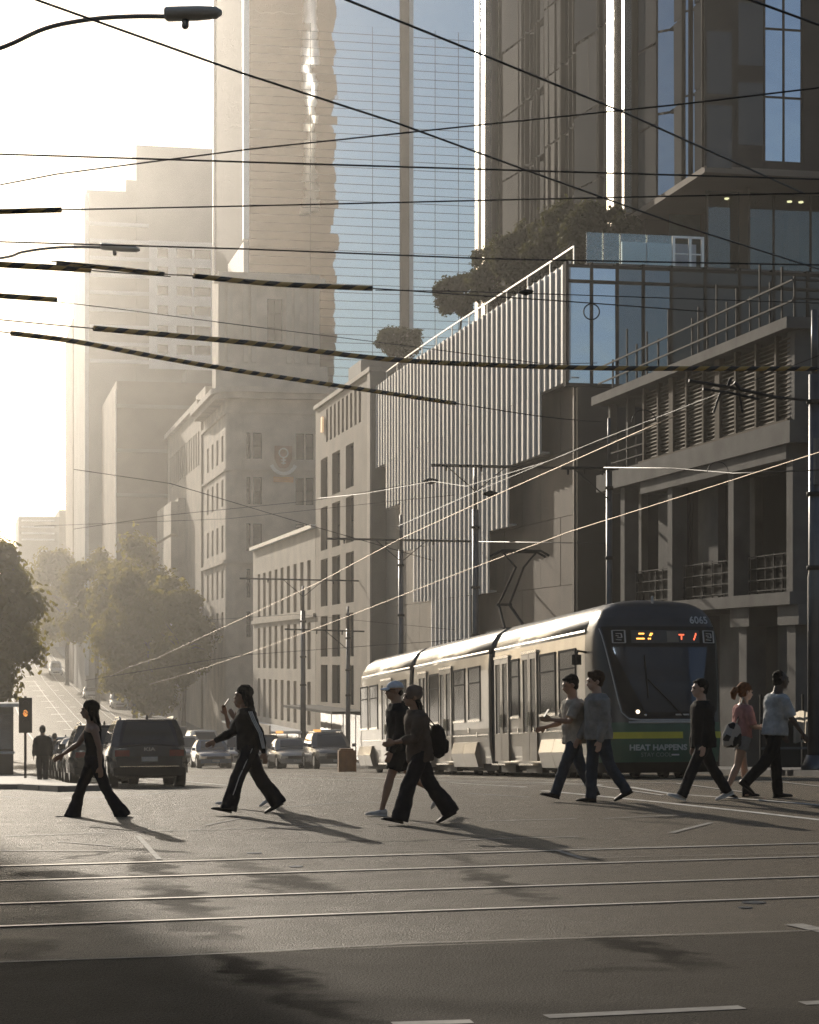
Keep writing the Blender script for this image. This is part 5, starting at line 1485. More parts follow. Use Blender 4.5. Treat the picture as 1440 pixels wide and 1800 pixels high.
# street lamps reaching in from beyond the picture
def street_lamp(label, pix, head0, head1, Y, r, off):
    hp = at(*head0, Y)
    foot = at(pix[0][0] - off, pix[0][1], Y); foot.z = zg(*uv_of(foot.x, foot.y))
    t = thing("street_lamp", label, "street lamp", foot, 0, "street lamps with curved arms")
    def L(px, py): return at(px, py, Y) - foot
    pts = smooth_path([Vector((0, 0, L(*pix[0]).z - 1.0)), L(pix[0][0] - off * .35, pix[0][1] + 30 * 20 / Y)] + [L(*p) for p in pix])
    q = MB(); q.tube([(0, 0, 0), (0, 0, pts[0].z * .6), pts[0]], [.11, .09, .06], 10); q.build("pole", MAT['pole'], t, True)
    q = MB(); q.tube(pts, r, 8); q.build("curved_arm", MAT['pole'], t, True)
    a, b = L(*head0), L(*head1)
    h = (b - a).length
    q = MB(); q.tube([a - Vector((.02, 0, 0)), a, a.lerp(b, .55), a.lerp(b, .9), b], [(.10, .05), (.12, .062), (.12, .062), (.10, .05), (.05, .02)], 12, True, (0, 1, 0)); q.build("lamp_head", MAT['grey_light'], t, True)
    c = a.lerp(b, .33); q = MB(); q.blob([c + Vector((0, 0, -.05)), c + Vector((0, 0, -.12))], .035, 10); q.build("sensor", MAT['pole'], t, True)
street_lamp("street lamp with curved arm and flat head, the larger one near the top", [(-10, 88), (80, 50), (160, 34), (230, 29), (296, 29)], (294, 25), (390, 22), 20, .022, 420)
street_lamp("smaller street lamp with curved arm, level with the stepped tower", [(-10, 455), (40, 443), (90, 436), (140, 434), (182, 435)], (180, 433), (246, 439), 38, .025, 620)

# traffic signal, kiosk and other kerb furniture
b_ = on_ground(40, 1362); fpos = S(74, 2.25, zg(74, 2.2) + .13)
t = thing("traffic_signal", "traffic signal post with glowing amber light beside the queue of cars", "traffic light", fpos, ROTZ)
zs = at(40, 1252, fpos.y).z - fpos.z
q = MB(); q.tube([(0, 0, 0), (0, 0, zs + .55)], .06, 10); q.build("post", MAT['dark_metal'], t, True)
q = MB(); q.box(-.17, .17, -.22, -.02, zs - .62, zs + .42); q.build("signal_housing", MAT['black'], t)
for i, mt in enumerate((MAT['black'], glow("amber signal lamp", (1, .38, .08), 2.2), MAT['black'])):
    z = zs + .28 - i * .31
    q = MB(); q.tube([(0, -.225, z), (0, -.24, z)], .11, 16); q.build("lens", mt, t)
    q = MB(); rr = []
    for k in range(9):
        a = math.pi * k / 8; rr.append([(.13 * math.cos(a), -.22, z + .13 * math.sin(a)), (.13 * math.cos(a), -.40, z + .12 * math.sin(a))])
    q.loft(rr, False, False); q.build("visor", MAT['black'], t)
q = MB(); q.box(-.3, .3, -.24, -.225, zs - .7, zs + .5); q.build("backing_board", MAT['black'], t)
kp = S(92, 1.2, zg(92, -1) + .13)
for ch in t.children: pass
t.scale = (.75, .75, 1); zs_ = zs
t = thing("kiosk", "dark pavement kiosk with a pale flat roof behind the traffic signal", "kiosk", kp, ROTZ)
q = MB(); q.box(-1.2, 1.1, 0, 2, 0, 2.9); q.build("body", MAT['dark_metal'], t)
q = MB(); q.box(-1.5, 1.5, -.4, 2.3, 2.9, 3.05); q.build("roof", MAT['grey_light'], t)
for i in range(3): q = MB(); q.box(-1.05 + i * .72, -.43 + i * .72, -.03, -.001, 1.1, 2.6); q.build("panel", MAT['window_glass'], t)
q = MB(); q.box(-1.25, 1.15, -.06, -.002, .9, 1.0); q.build("counter", MAT['grey_light'], t)
# site fence with white sheet beyond the right-hand walkers
fp = S(46.5, 20.2, zg(46.5) + .13)
t = thing("site_barrier", "grey site barrier with a white draped sheet behind the man in the pale tee", "barrier", fp, ROTZ)
x0, x1 = -2.0, 4.2
for i in range(7): x = x0 + (x1 - x0) * i / 6; q = MB(); q.bar((x, 0, 0), (x, 0, 1.75), .05); q.build("post", MAT['dark_metal'], t)
for z in (.5, 1.2): q = MB(); q.bar((x0, -.03, z), (x1, -.03, z), .05); q.build("rail", MAT['pole'], t)
for i in range(6):
    a, b = x0 + (x1 - x0) * i / 6 + .04, x0 + (x1 - x0) * (i + 1) / 6 - .04
    q = MB(); q.box(a, b, .03, .06, .05, 1.15); q.build("panel", MAT['dark_concrete'], t)
MAT['sheet'] = leafy = bpy.data.materials.new('white sheet cloth'); n_, l_, b_2 = nodes_of(MAT['sheet']); b_2.inputs['Base Color'].default_value = (.8, .76, .68, 1); b_2.inputs['Roughness'].default_value = .8
tr_ = n_.new('ShaderNodeBsdfTranslucent'); tr_.inputs[0].default_value = (.85, .78, .66, 1); mx_ = n_.new('ShaderNodeMixShader'); mx_.inputs[0].default_value = .7
l_.new(b_2.outputs[0], mx_.inputs[1]); l_.new(tr_.outputs[0], mx_.inputs[2]); l_.new(mx_.outputs[0], n_['Material Output'].inputs[0])
# the sheet, draped with folds, over the rail
q = MB(); rows = []
sx0, sx1 = at(1388, 1280, fp.y).x, at(1450, 1280, fp.y).x
X0 = (sx0 - fp.x) / VX; X1 = (sx1 - fp.x) / VX
for j in range(9):
    rows.append([(X0 + (X1 - X0) * i / 14, -.08 - .04 * math.sin(i * 1.7 + j * .3) - .02 * j / 8 * math.sin(i * .9), at(0, 1250, fp.y).z - fp.z - (.72 * j / 8) - .02 * math.sin(i * 1.3)) for i in range(15)])
q.loft(rows, False, False); sh = q.build("white_sheet", MAT['sheet'], t, True); pass
# ---------------------------------------------------------------- people
SKIN = {k: M("skin " + k, c, .5, 0, .08, 6) for k, c in dict(light=(.50, .33, .25), tan=(.36, .22, .15), dark=(.05, .03, .022)).items()}
CLOTH = {}
def cloth(name, col, rough=.85):
    if name not in CLOTH: CLOTH[name] = M(name, col, rough, 0, .25, 9, .25, 60, .08)
    return CLOTH[name]
HAIRM = {k: M("hair " + k, c, .8, 0, .4, 25, .5, 60, .12) for k, c in dict(black=(.010, .008, .007), brown=(.05, .028, .016), auburn=(.16, .065, .025)).items()}
tex = bpy.data.textures.new("fold", 'CLOUDS'); tex.noise_scale = .11; tex.noise_depth = 2
tex2 = bpy.data.textures.new("strand", 'CLOUDS'); tex2.noise_scale = .05
def remesh(o, vox, fold=0.0, tx=None, smooth=3):
    m = o.modifiers.new("remesh", 'REMESH'); m.mode = 'VOXEL'; m.voxel_size = vox; m.use_smooth_shade = True
    s = o.modifiers.new("smooth", 'SMOOTH'); s.iterations = smooth; s.factor = .5
    if fold:
        d = o.modifiers.new("fold", 'DISPLACE'); d.texture = tx or tex; d.strength = fold; d.mid_level = .5; d.texture_coords = 'GLOBAL'
    return o
GRP = "pedestrians crossing the road"
def person(label, px, pfoot, Y, h, heading, pose, sk='light', hair='short', haircol='black', top=None, bottom=None, shoes=None, extras=()):
    """local +x is the walking direction, +y the person's left; the lowest sole stands on the road"""
    k = (px - 720) / 3736
    X = k * Y
    t = thing("person", label, "person", (X, Y, zg(*uv_of(X, Y)) + pose.get('lift', 0)), heading, GRP)
    TH, SH, FT = .245 * h, .245 * h, .040 * h
    lean = R(pose.get('lean', 3))
    def leg2d(a, kn, f):
        a, kn, f = R(a), R(kn), R(f)
        K = Vector((TH * math.sin(a), -TH * math.cos(a))); An = K + Vector((SH * math.sin(a - kn), -SH * math.cos(a - kn)))
        fd = Vector((math.cos(f), math.sin(f))); dn = Vector((math.sin(f), -math.cos(f)))
        heel = An - fd * .035 * h + dn * FT; toe = An + fd * .115 * h + dn * FT
        return K, An, heel, toe, fd, dn
    legs = {}
    for s, nm in ((1, 'l'), (-1, 'r')): legs[nm] = leg2d(*pose[nm + 'leg'])
    low = min(min(L[2].y, L[3].y) for L in legs.values())
    H = Vector((0, 0, -low))
    def W3(p, y): return Vector((H.x + p.x, y, H.z + p.y))
    sp = Vector((math.sin(lean), 0, math.cos(lean)))
    SPL = .305 * h
    neckb = H + sp * SPL
    headc = neckb + sp * (.066 * h) + Vector((.020 * h + pose.get('headfwd', 0) * h, 0, .034 * h))
    hp = R(pose.get('nod', 0))
    # --- body
    q = MB()
    tors = [(-.05, .085, .062), (.02, .098, .070), (.16, .092, .064), (.34, .082, .056), (.55, .090, .062), (.75, .104, .066), (.88, .110, .060), (.96, .074, .048), (1.0, .044, .042)]
    fem = pose.get('fem', False)
    def torso(q, ks=1.0, kd=1.0, t0=-1, t1=2, off=0.0):
        P = [(f, a * ks + off, b * kd + off) for f, a, b in tors if t0 <= f <= t1]
        q.tube([H + sp * SPL * f for f, a, b in P], [((a * (.93 if fem else 1)) * h, b * h) for f, a, b in P], 18, True, (0, 1, 0))
    torso(q)
    q.blob([neckb - sp * .03 * h, headc - Vector((.012 * h, 0, .03 * h))], [.041 * h, .037 * h], 12)
    rt = Matrix.Rotation(hp, 3, 'Y')
    def hd(x, y, z): return headc + rt @ Vector((x * h, y * h, z * h))
    q.ball(hd(-.006, 0, .012), (.058 * h, .046 * h, .056 * h), 18, 12)
    q.ball(hd(.016, 0, -.026), (.038 * h, .036 * h, .044 * h), 16, 10, rt)
    q.ball(hd(.036, 0, -.050), (.016 * h, .018 * h, .014 * h), 10, 6)
    q.tube([hd(.046, 0, .012), hd(.056, 0, -.006), hd(.065, 0, -.018), hd(.05, 0, -.024)], [(.006 * h, .006 * h), (.008 * h, .007 * h), (.011 * h, .009 * h), (.005 * h, .005 * h)], 10)
    q.tube([hd(.050, -.024, .018), hd(.056, 0, .020), hd(.050, .024, .018)], .006 * h, 8)
    q.tube([hd(.050, -.013, -.036), hd(.055, 0, -.035), hd(.050, .013, -.036)], .006 * h, 8)
    for s in (-1, 1): q.tube([hd(-.006, s * .044, .010), hd(-.010, s * .052, -.004), hd(-.004, s * .045, -.020)], [.010 * h, .012 * h, .007 * h], 8)
    HPY = .052 * h * (1.0 if not fem else 1.04)
    J = {}
    for nm, s in (('l', 1), ('r', -1)):
        K, An, heel, toe, fd, dn = legs[nm]
        hip = H + Vector((0, s * HPY, 0)); kn = W3(K, s * HPY * .95); an = W3(An, s * HPY * .85)
        J[nm] = (hip, kn, an, W3(heel, s * HPY * .85), W3(toe, s * HPY * .9), fd, dn)
        q.tube([hip + Vector((0, 0, .03 * h)), hip.lerp(kn, .3), kn.lerp(hip, .12), kn, kn.lerp(an, .28), kn.lerp(an, .75), an, an + Vector((dn.x, 0, dn.y)) * FT * .5],
               [.052 * h, .050 * h, .034 * h, .031 * h, .034 * h, .022 * h, .019 * h, .02 * h], 14)
        f3 = Vector((fd.x, 0, fd.y)); d3 = Vector((dn.x, 0, dn.y))
        q.tube([an + d3 * FT * .5 - f3 * .03 * h, an + d3 * FT * .45 + f3 * .03 * h, an + d3 * FT * .7 + f3 * .10 * h], [(.02 * h, .016 * h), (.022 * h, .016 * h), (.018 * h, .008 * h)], 10, True, (0, 1, 0))
    shz = .885
    for nm, s in (('l', 1), ('r', -1)):
        a, e, out = [R(x) for x in pose[nm + 'arm'][:3]]
        tw = R(pose[nm + 'arm'][3]) if len(pose[nm + 'arm']) > 3 else 0
        shd = H + sp * SPL * shz + Vector((0, s * .108 * h * (.92 if fem else 1), 0))
        d1 = Vector((math.sin(a) * math.cos(out), s * math.sin(out), -math.cos(a) * math.cos(out)))
        el = shd + d1 * .170 * h
        d2 = Vector((math.sin(a + e) * math.cos(tw), -s * math.sin(tw) + s * math.sin(out) * .4, -math.cos(a + e) * math.cos(tw))).normalized()
        wr = el + d2 * .150 * h
        J['a' + nm] = (shd, el, wr, d2)
        q.tube([shd - Vector((0, s * .02 * h, 0)), shd.lerp(el, .12), shd.lerp(el, .5), el, el.lerp(wr, .25), el.lerp(wr, .8), wr], [.028 * h, .031 * h, .027 * h, .022 * h, .024 * h, .016 * h, .0145 * h], 12)
        # hand: palm, four curled fingers of unequal length and a thumb
        sd = d2.cross(Vector((0, s, 0))); sd = sd.normalized() if sd.length > .1 else Vector((1, 0, 0))      # across the knuckles (forwards)
        pn = sd.cross(d2).normalized()
        pc = wr + d2 * .028 * h
        q.tube([wr, wr + d2 * .012 * h, pc + d2 * .012 * h, pc + d2 * .026 * h], [(.013 * h, .011 * h), (.018 * h, .010 * h), (.023 * h, .009 * h), (.022 * h, .008 * h)], 12, True, sd)
        for fi, ln in enumerate((.040, .046, .043, .034)):
            b0 = pc + d2 * .022 * h + sd * (.0165 - fi * .011) * h
            c = R(28); ds = -pn * s * (1 if pn.y * s > 0 else -1) * 1.0
            ds = Vector((0, -s, 0))
            p1_ = b0 + d2 * ln * .5 * h; p2_ = p1_ + (d2 * math.cos(c) + ds * math.sin(c)) * ln * .5 * h
            q.blob([b0, p1_, p2_], [.0058 * h, .0054 * h, .0044 * h], 8)
        b0 = wr + d2 * .014 * h + sd * .016 * h
        p1_ = b0 + (d2 * .75 + sd * .66) * .022 * h; q.blob([b0, p1_, p1_ + (d2 * .95 + sd * .25) * .020 * h], [.0075 * h, .0065 * h, .005 * h], 8)
    body = remesh(q.build("body", SKIN[sk], t, True), .0085, smooth=2)
    for s in (-1, 1):
        q = MB(); q.ball(hd(.0495, s * .019, .005), (.004 * h, .008 * h, .005 * h), 8, 6); q.build("eye", MAT['black'], t, True)
    # --- hair
    hm = HAIRM[haircol]
    q = MB()
    if hair in ('short', 'long', 'ponytail', 'messy', 'crop'):
        g = .056 if hair == 'crop' else .068 if hair == 'short' else .072
        q.ball(hd(-.021, 0, .029), ((g - .004) * h, (g - .015) * h, (g - .009) * h), 18, 12)
        q.ball(hd(-.030, 0, -.006), (.042 * h, .046 * h, .050 * h), 14, 10)
        if hair == 'messy':
            for i in range(14): 
                a = i * .9; q.ball(hd(-.01 + .045 * math.cos(a), .032 * math.sin(a), .056 + .012 * math.sin(i * 2.1)), .018 * h, 8, 6)
            q.ball(hd(.030, 0, .058), (.022 * h, .034 * h, .016 * h), 10, 6)
        if hair == 'short': q.ball(hd(.030, 0, .056), (.020 * h, .034 * h, .014 * h), 10, 6)
    if hair == 'long':
        bk = hd(-.040, 0, -.01)
        drop = pose.get('hairlen', .22) * h; sw = pose.get('hairswing', -.05) * h
        q.tube([hd(-.028, 0, .03), bk, bk + Vector((-.012 * h + sw * .2, 0, -drop * .35)), bk + Vector((-.020 * h + sw * .6, 0, -drop * .7)), bk + Vector((-.016 * h + sw, 0, -drop))],
               [(.046 * h, .035 * h), (.056 * h, .040 * h), (.062 * h, .034 * h), (.056 * h, .028 * h), (.026 * h, .012 * h)], 16, True, (0, 1, 0))
        for s in (-1, 1): q.tube([hd(-.002, s * .045, .03), hd(-.004, s * .050, -.02), hd(-.02, s * .05, -.08)], [.018 * h, .018 * h, .010 * h], 10)
    if hair == 'ponytail':
        q.blob([hd(-.062, 0, .022), hd(-.082, 0, .012)], .018 * h, 10)
        q.tube([hd(-.078, 0, .024), hd(-.104, 0, .012), hd(-.120, 0, -.018), hd(-.112, 0, -.055), hd(-.098, 0, -.075)], [(.016 * h, .016 * h), (.032 * h, .030 * h), (.036 * h, .032 * h), (.026 * h, .022 * h), (.006 * h, .006 * h)], 12)
        q.ball(hd(-.025, 0, .070), (.02 * h, .018 * h, .012 * h), 10, 6)
    if hair == 'cap':
        q.ball(hd(-.036, 0, -.012), (.030 * h, .043 * h, .030 * h), 12, 8)
    if q.v: remesh(q.build("hair", hm, t, True), .007, .022, tex2, 1)
    if hair == 'cap':
        cm = cloth("white cap cotton", (.66, .70, .76))
        q = MB(); rings = []
        for j in range(7):
            a = math.pi / 2 * j / 6
            rings.append([hd(-.008 + .067 * math.cos(a) * math.cos(b), .054 * math.cos(a) * math.sin(b), .022 + .052 * math.sin(a)) for b in [2 * math.pi * i / 20 for i in range(20)]])
        q.loft(rings); cap = q.build("cap", cm, t, True)
        q = MB(); top_ = [[hd(.045 + .062 * f * math.cos(b), .050 * math.sin(b) * (1 - .25 * f), .026 - .014 * f - .012 * abs(math.sin(b))) for b in [-1.25 + 2.5 * i / 10 for i in range(11)]] for f in (0, .35, .7, 1)]
        q.loft(top_, False, False); vz = q.build("visor", cm, cap, True); sd_ = vz.modifiers.new("thick", 'SOLIDIFY'); sd_.thickness = .006
        q = MB(); q.ball(hd(-.008, 0, .075), .005 * h, 8, 6); q.build("button", cm, cap)
        q = MB()
        for s in (-1, 1):
            q.tube([hd(.058, s * .004, .006), hd(.056, s * .020, .006), hd(.044, s * .036, .006)], [(.009 * h, .004 * h), (.012 * h, .004 * h), (.010 * h, .004 * h)], 8, True, (0, 0, 1)); q.tube([hd(.046, s * .036, .010), hd(-.004, s * .051, .008)], .0025 * h, 6)
        q.build("sunglasses", MAT['black'], t, True)
    if hair == 'beanie':
        bm_ = cloth("brown knitted beanie", (.16, .12, .095))
        q = MB(); q.ball(hd(-.014, 0, .024), (.066 * h, .056 * h, .066 * h), 18, 12, Matrix.Rotation(-.35, 3, 'Y')); q.tube([hd(-.016, 0, -.004), hd(-.010, 0, .022)], [(.066 * h, .056 * h), (.069 * h, .058 * h)], 18, True, (1, 0, 0))
        q.ball(hd(-.058, 0, .058), (.022 * h, .03 * h, .022 * h), 10, 8)
        remesh(q.build("beanie", bm_, t, True), .010, .008, tex2, 2)
        q = MB(); q.tube([hd(-.03, .03, -.02), hd(-.05, .04, -.07), hd(-.055, .045, -.14)], [.022 * h, .02 * h, .008 * h], 10); q.tube([hd(-.03, -.03, -.02), hd(-.05, -.04, -.07), hd(-.055, -.045, -.14)], [.022 * h, .02 * h, .008 * h], 10)
        remesh(q.build("hair", hm, t, True), .008, .01, tex2, 1)
    # --- clothes
    tt = top['kind']; tm = top['mat']; loose = top.get('loose', 1.16); hem = top.get('hem', -.12)
    q = MB()
    ks = loose
    T0 = [(hem, .104, .080), (.02, .106, .080), (.2, .100, .074), (.5, .100, .070), (.75, .110, .072), (.88, .116, .066), (.96, .082, .054)]
    if tt == 'tank': T0 = [(.02, .099, .072), (.2, .092, .066), (.34, .083, .058), (.55, .092, .064), (.75, .100, .068), (.86, .060, .058)]
    if tt in ('hoodie', 'jacket'): T0.append((1.03, .048, .050))
    q.tube([H + sp * SPL * f + Vector((top.get('puff', 0) * -.01 * h, 0, 0)) for f, a, b in T0], [(a * ks * h * (.93 if fem else 1), b * ks * h) for f, a, b in T0], 20, True, (0, 1, 0))
    if tt != 'tank':
        for nm, s in (('l', 1), ('r', -1)):
            shd, el, wr, d2 = J['a' + nm]
            sl = 1.0 if tt in ('jacket', 'hoodie') else top.get('sleeve', .8)
            kk = ks
            if tt in ('jacket', 'hoodie'):
                cut = top.get('cuff', .97)
                q.blob([shd - Vector((0, s * .03 * h, 0)), shd.lerp(el, .2), shd.lerp(el, .7), el, el.lerp(wr, .4), el.lerp(wr, cut)], [x * kk * h for x in (.034, .036, .034, .032, .030, .022)], 14)
            else:
                q.tube([shd - Vector((0, s * .03 * h, 0)), shd.lerp(el, .2), shd.lerp(el, sl), shd.lerp(el, min(1.0, sl + .02))], [x * kk * h for x in (.034, .037, .038, .036)], 14)
        if tt == 'hoodie':
            q.tube([neckb + Vector((-.045 * h, -.05 * h, .0)), neckb + Vector((-.062 * h, 0, .012 * h)), neckb + Vector((-.045 * h, .05 * h, 0))], [.022 * h, .034 * h, .022 * h], 12)
    gar = remesh(q.build(dict(tank="tank_top", tee="tee_shirt", jacket="jacket", hoodie="hoodie")[tt], tm, t, True), .011, .030 if tt != 'tank' else .010, None, 3)
    if top.get('stripes'):
        for nm, s in (('l', 1), ('r', -1)):
            shd, el, wr, d2 = J['a' + nm]
            for o_ in (-.012, 0, .012):
                q = MB(); off = Vector((o_ * h, s * .040 * ks * h, 0))
                q.tube([shd + Vector((o_ * h, s * .036 * ks * h, .018 * h)), shd.lerp(el, .35) + off, el + off * .95, el.lerp(wr, .8) + off * .74], [.0036 * h] * 4, 6); q.build("sleeve_stripe", MAT['white'], gar)
    bk_, bmt = bottom['kind'], bottom['mat']
    q = MB()
    q.tube([H + sp * SPL * f for f in (.16, .06, -.06, -.16)], [(x * h * (.95 if fem else 1), y * h) for x, y in ((.100, .074), (.106, .080), (.104, .080), (.090, .070))], 18, True, (0, 1, 0))
    for nm, s in (('l', 1), ('r', -1)):
        hip, kn, an, heel, toe, fd, dn = J[nm]
        o_ = Vector((0, s * .004 * h, 0))
        d3 = Vector((dn.x, 0, dn.y))
        if bk_ == 'shorts':
            e = hip.lerp(kn, bottom.get('len', .72)); q.tube([hip + Vector((0, 0, .02 * h)), hip.lerp(e, .5), e, e + (e - hip).normalized() * .004 * h], [.062 * h, .061 * h, .060 * h, .058 * h], 16)
        else:
            rr = dict(wide=(.062, .060, .055, .056, .060, .064, .066), flare=(.060, .054, .044, .043, .050, .062, .070), jeans=(.060, .056, .047, .045, .044, .043, .042), slim=(.058, .050, .039, .036, .034, .029, .027))[bk_]
            end = an + d3 * FT * (.55 if bk_ in ('wide', 'flare') else .25)
            back = Vector((-.012 * h, 0, 0)) if bk_ in ('wide', 'flare') else Vector((0, 0, 0))
            q.tube([hip + o_ + Vector((0, 0, .02 * h)), hip.lerp(kn, .4) + o_, kn.lerp(hip, .1) + o_, kn.lerp(an, .2) + o_, kn.lerp(an, .5) + o_ + back * .5, kn.lerp(an, .85) + o_ + back, end + o_ + back], [x * h for x in rr], 16)
    lower = remesh(q.build("shorts" if bk_ == 'shorts' else "trousers", bmt, t, True), .011, .026, None, 2)
    if bottom.get('stripe'):
        for nm, s in (('l', 1), ('r', -1)):
            hip, kn, an, *_ = J[nm]; off = Vector((0, s * .060 * h, 0)); q = MB(); q.tube([hip + off, kn + off * .95, an + off * .98], [.004 * h] * 3, 6); q.build("side_stripe", MAT['white'], lower)
    # --- shoes
    for nm, s in (('l', 1), ('r', -1)):
        hip, kn, an, heel, toe, fd, dn = J[nm]
        f3 = Vector((fd.x, 0, fd.y)); d3 = Vector((dn.x, 0, dn.y)); y0 = Vector((0, s * .004 * h, 0))
        up = -d3
        q = MB()
        L_ = (toe - heel).length; hi = shoes.get('high', .052)
        def sec(f, hw, z0, z1): 
            c = heel + f3 * L_ * f
            return [c + Vector((0, hw * h * math.sin(a), 0)) + up * h * (z0 + (z1 - z0) * (.5 - .5 * math.cos(a))) for a in [2 * math.pi * i / 14 for i in range(14)]]
        q.loft([sec(-.04, .014, .006, hi * .75), sec(.02, .022, .0, hi), sec(.22, .024, 0, hi * 1.05), sec(.38, .025, 0, .042), sec(.62, .028, 0, .030), sec(.82, .028, .001, .025), sec(.97, .021, .003, .020), sec(1.03, .010, .006, .014)])
        sh = q.build("shoe", shoes['mat'], t, True, True)
        q = MB(); q.prism([(0, 0)] * 3, 0, 0) if False else None
        pr = [(-.05, .016), (.15, .024), (.45, .025), (.7, .030), (.95, .022), (1.05, .008)]
        ringa = [heel + f3 * L_ * f + Vector((0, w_ * h, 0)) for f, w_ in pr] + [heel + f3 * L_ * f - Vector((0, w_ * h, 0)) for f, w_ in pr[::-1]]
        q.loft([[p + up * .0005 for p in ringa], [p + up * .011 * h for p in ringa]]); q.build("sole", shoes.get('sole', shoes['mat']), sh, False, True)
    t["h"] = 0; del t["h"]
    Mw = Matrix.Translation(t.location) @ Matrix.Rotation(heading, 4, 'Z')
    return dict(t=t, J=J, H=H, sp=sp, SPL=SPL, h=h, hd=hd, M=Mw, heading=heading, neckb=neckb)
def held(name, label, cat, P, p, rot=(0, 0, 0)):
    w = P['M'] @ Vector(p)
    o = thing(name, label, cat, w); o.rotation_euler = (rot[0], rot[1], rot[2] + P['heading'])
    return o
def phone(P, hand, label):
    shd, el, wr, d2 = P['J']['a' + hand]; p = wr + d2 * .055 * P['h'] + Vector((.005, 0, .035))
    t = held("mobile_phone", label, "phone", P, p, (0, R(-35), 0))
    q = MB(); q.box(-.005, .005, -.036, .036, -.02, .125); q.build("case", MAT['black'], t)
    q = MB(); q.box(-.0085, -.0055, -.032, .032, -.014, .118); q.build("screen", MAT['car_glass'], t)
LEFT, RIGHT = math.atan2(-.294, -.956), math.atan2(.294, .956)
blk = cloth("black cotton", (.012, .012, .014)); charcoal = cloth("charcoal wool", (.022, .022, .026)); darktr = cloth("dark wide trousers", (.016, .016, .022))
denim = cloth("blue denim", (.042, .055, .078)); white_shoe = dict(mat=cloth("white trainer leather", (.55, .54, .52)), sole=MAT['white']); black_shoe = dict(mat=MAT['black'], sole=MAT['rubber'])
def stride(f, b, fk=6, bk=16, ff=12, bf=-22): return (f, fk, ff), (b, bk, bf)
def PP(lead, f, b, fk=6, bk=16, ff=10, bf=-24, **k):
    A, Bk = stride(f, b, fk, bk, ff, bf)
    k.update(dict(lleg=A, rleg=Bk) if lead == 'l' else dict(rleg=A, lleg=Bk))
    return k
# 1 woman in a tank top, striding to the kerb side
p1 = person("woman with long hair in dark tank top and wide black trousers passing the navy car", 166, 1436, 27.6, 1.60, LEFT, PP('r', 24, -20, 4, 10, 14, -20, fem=True, lean=4, larm=(-14, 12, 10), rarm=(34, 22, 8), hairlen=.20, hairswing=-.03, lift=-.10),
            'tan', 'long', 'black', dict(kind='tank', mat=blk, loose=1.06), dict(kind='flare', mat=darktr), black_shoe)
# 2 woman in a striped black track jacket
p2 = person("woman with very long black hair in black track jacket with white sleeve stripes", 438, 1428, 27.9, 1.69, LEFT, PP('l', 25, -22, 6, 12, 12, -26, fem=True, lean=5, larm=(-26, 14, 12), rarm=(28, 36, 8), hairlen=.33, hairswing=-.07),
            'tan', 'long', 'black', dict(kind='jacket', mat=blk, loose=1.18, stripes=True, hem=-.02), dict(kind='wide', mat=darktr, stripe=True), black_shoe)
# 3 woman on the phone, behind
p3 = person("auburn haired woman holding a phone to her ear behind the track jacket woman", 432, 1414, 29.8, 1.62, LEFT, PP('l', 20, -20, 4, 14, 8, -30, fem=True, lean=3, larm=(20, 132, 18), rarm=(34, 128, 20, 20), hairlen=.26, hairswing=-.08),
            'tan', 'long', 'auburn', dict(kind='tee', mat=cloth("pale grey tee", (.35, .34, .33)), loose=1.12), dict(kind='slim', mat=blk), white_shoe)
phone(p3, 'r', "phone held at the ear of the auburn haired woman")
# 4 man with white cap
p4 = person("man in white cap and sunglasses wearing black hoodie, black shorts and white trainers", 702, 1432, 27.6, 1.77, LEFT, PP('l', 20, -24, 5, 34, 4, -52, lean=3, larm=(6, 20, 6), rarm=(-10, 16, 8)),
            'tan', 'cap', 'black', dict(kind='hoodie', mat=blk, loose=1.2), dict(kind='shorts', mat=cloth("black shorts nylon", (.014, .014, .016), .6), len=.74), white_shoe)
# 5 woman in beanie with backpack
p5 = person("person in brown beanie and jacket, forearm held forward", 738, 1448, 26.0, 1.70, LEFT, PP('l', 24, -23, 6, 12, 12, -26, lean=6, larm=(18, 62, 8), rarm=(-12, 20, 12), fem=True),
            'tan', 'beanie', 'black', dict(kind='jacket', mat=cloth("brown canvas jacket", (.105, .078, .062)), loose=1.22, hem=-.20, cuff=.55), dict(kind='wide', mat=darktr), black_shoe)
def backpack(P, label, mat):
    h = P['h']; H, sp, SPL = P['H'], P['sp'], P['SPL']
    c = H + sp * SPL * .30 + Vector((-.135 * h, 0, 0))
    t = held("backpack", label, "backpack", P, c)
    q = MB(); q.tube([(.02, 0, -.20), (0, 0, -.17), (-.02, 0, -.02), (-.005, 0, .13), (.02, 0, .19)], [(.10, .06), (.15, .10), (.155, .115), (.14, .085), (.08, .04)], 16, True, (0, 1, 0)); remesh(q.build("sack", mat, t, True), .012, .02, None, 2)
    q = MB(); q.blob([(-.10, 0, -.13), (-.11, 0, -.02)], [(.10, .05), (.095, .045)], 12, (0, 1, 0)); q.build("front_pocket", mat, t, True)
    for s in (-1, 1):
        q = MB(); q.tube([(.03, s * .09, .16), (.13, s * .10, .27), (.25, s * .10, .20), (.28, s * .105, .02), (.18, s * .12, -.12), (.05, s * .13, -.17)], [(.022, .006)] * 6, 8, True, (0, 1, 0)); q.build("strap", mat, t, True)
backpack(p5, "black backpack worn by the person in the brown beanie", blk)
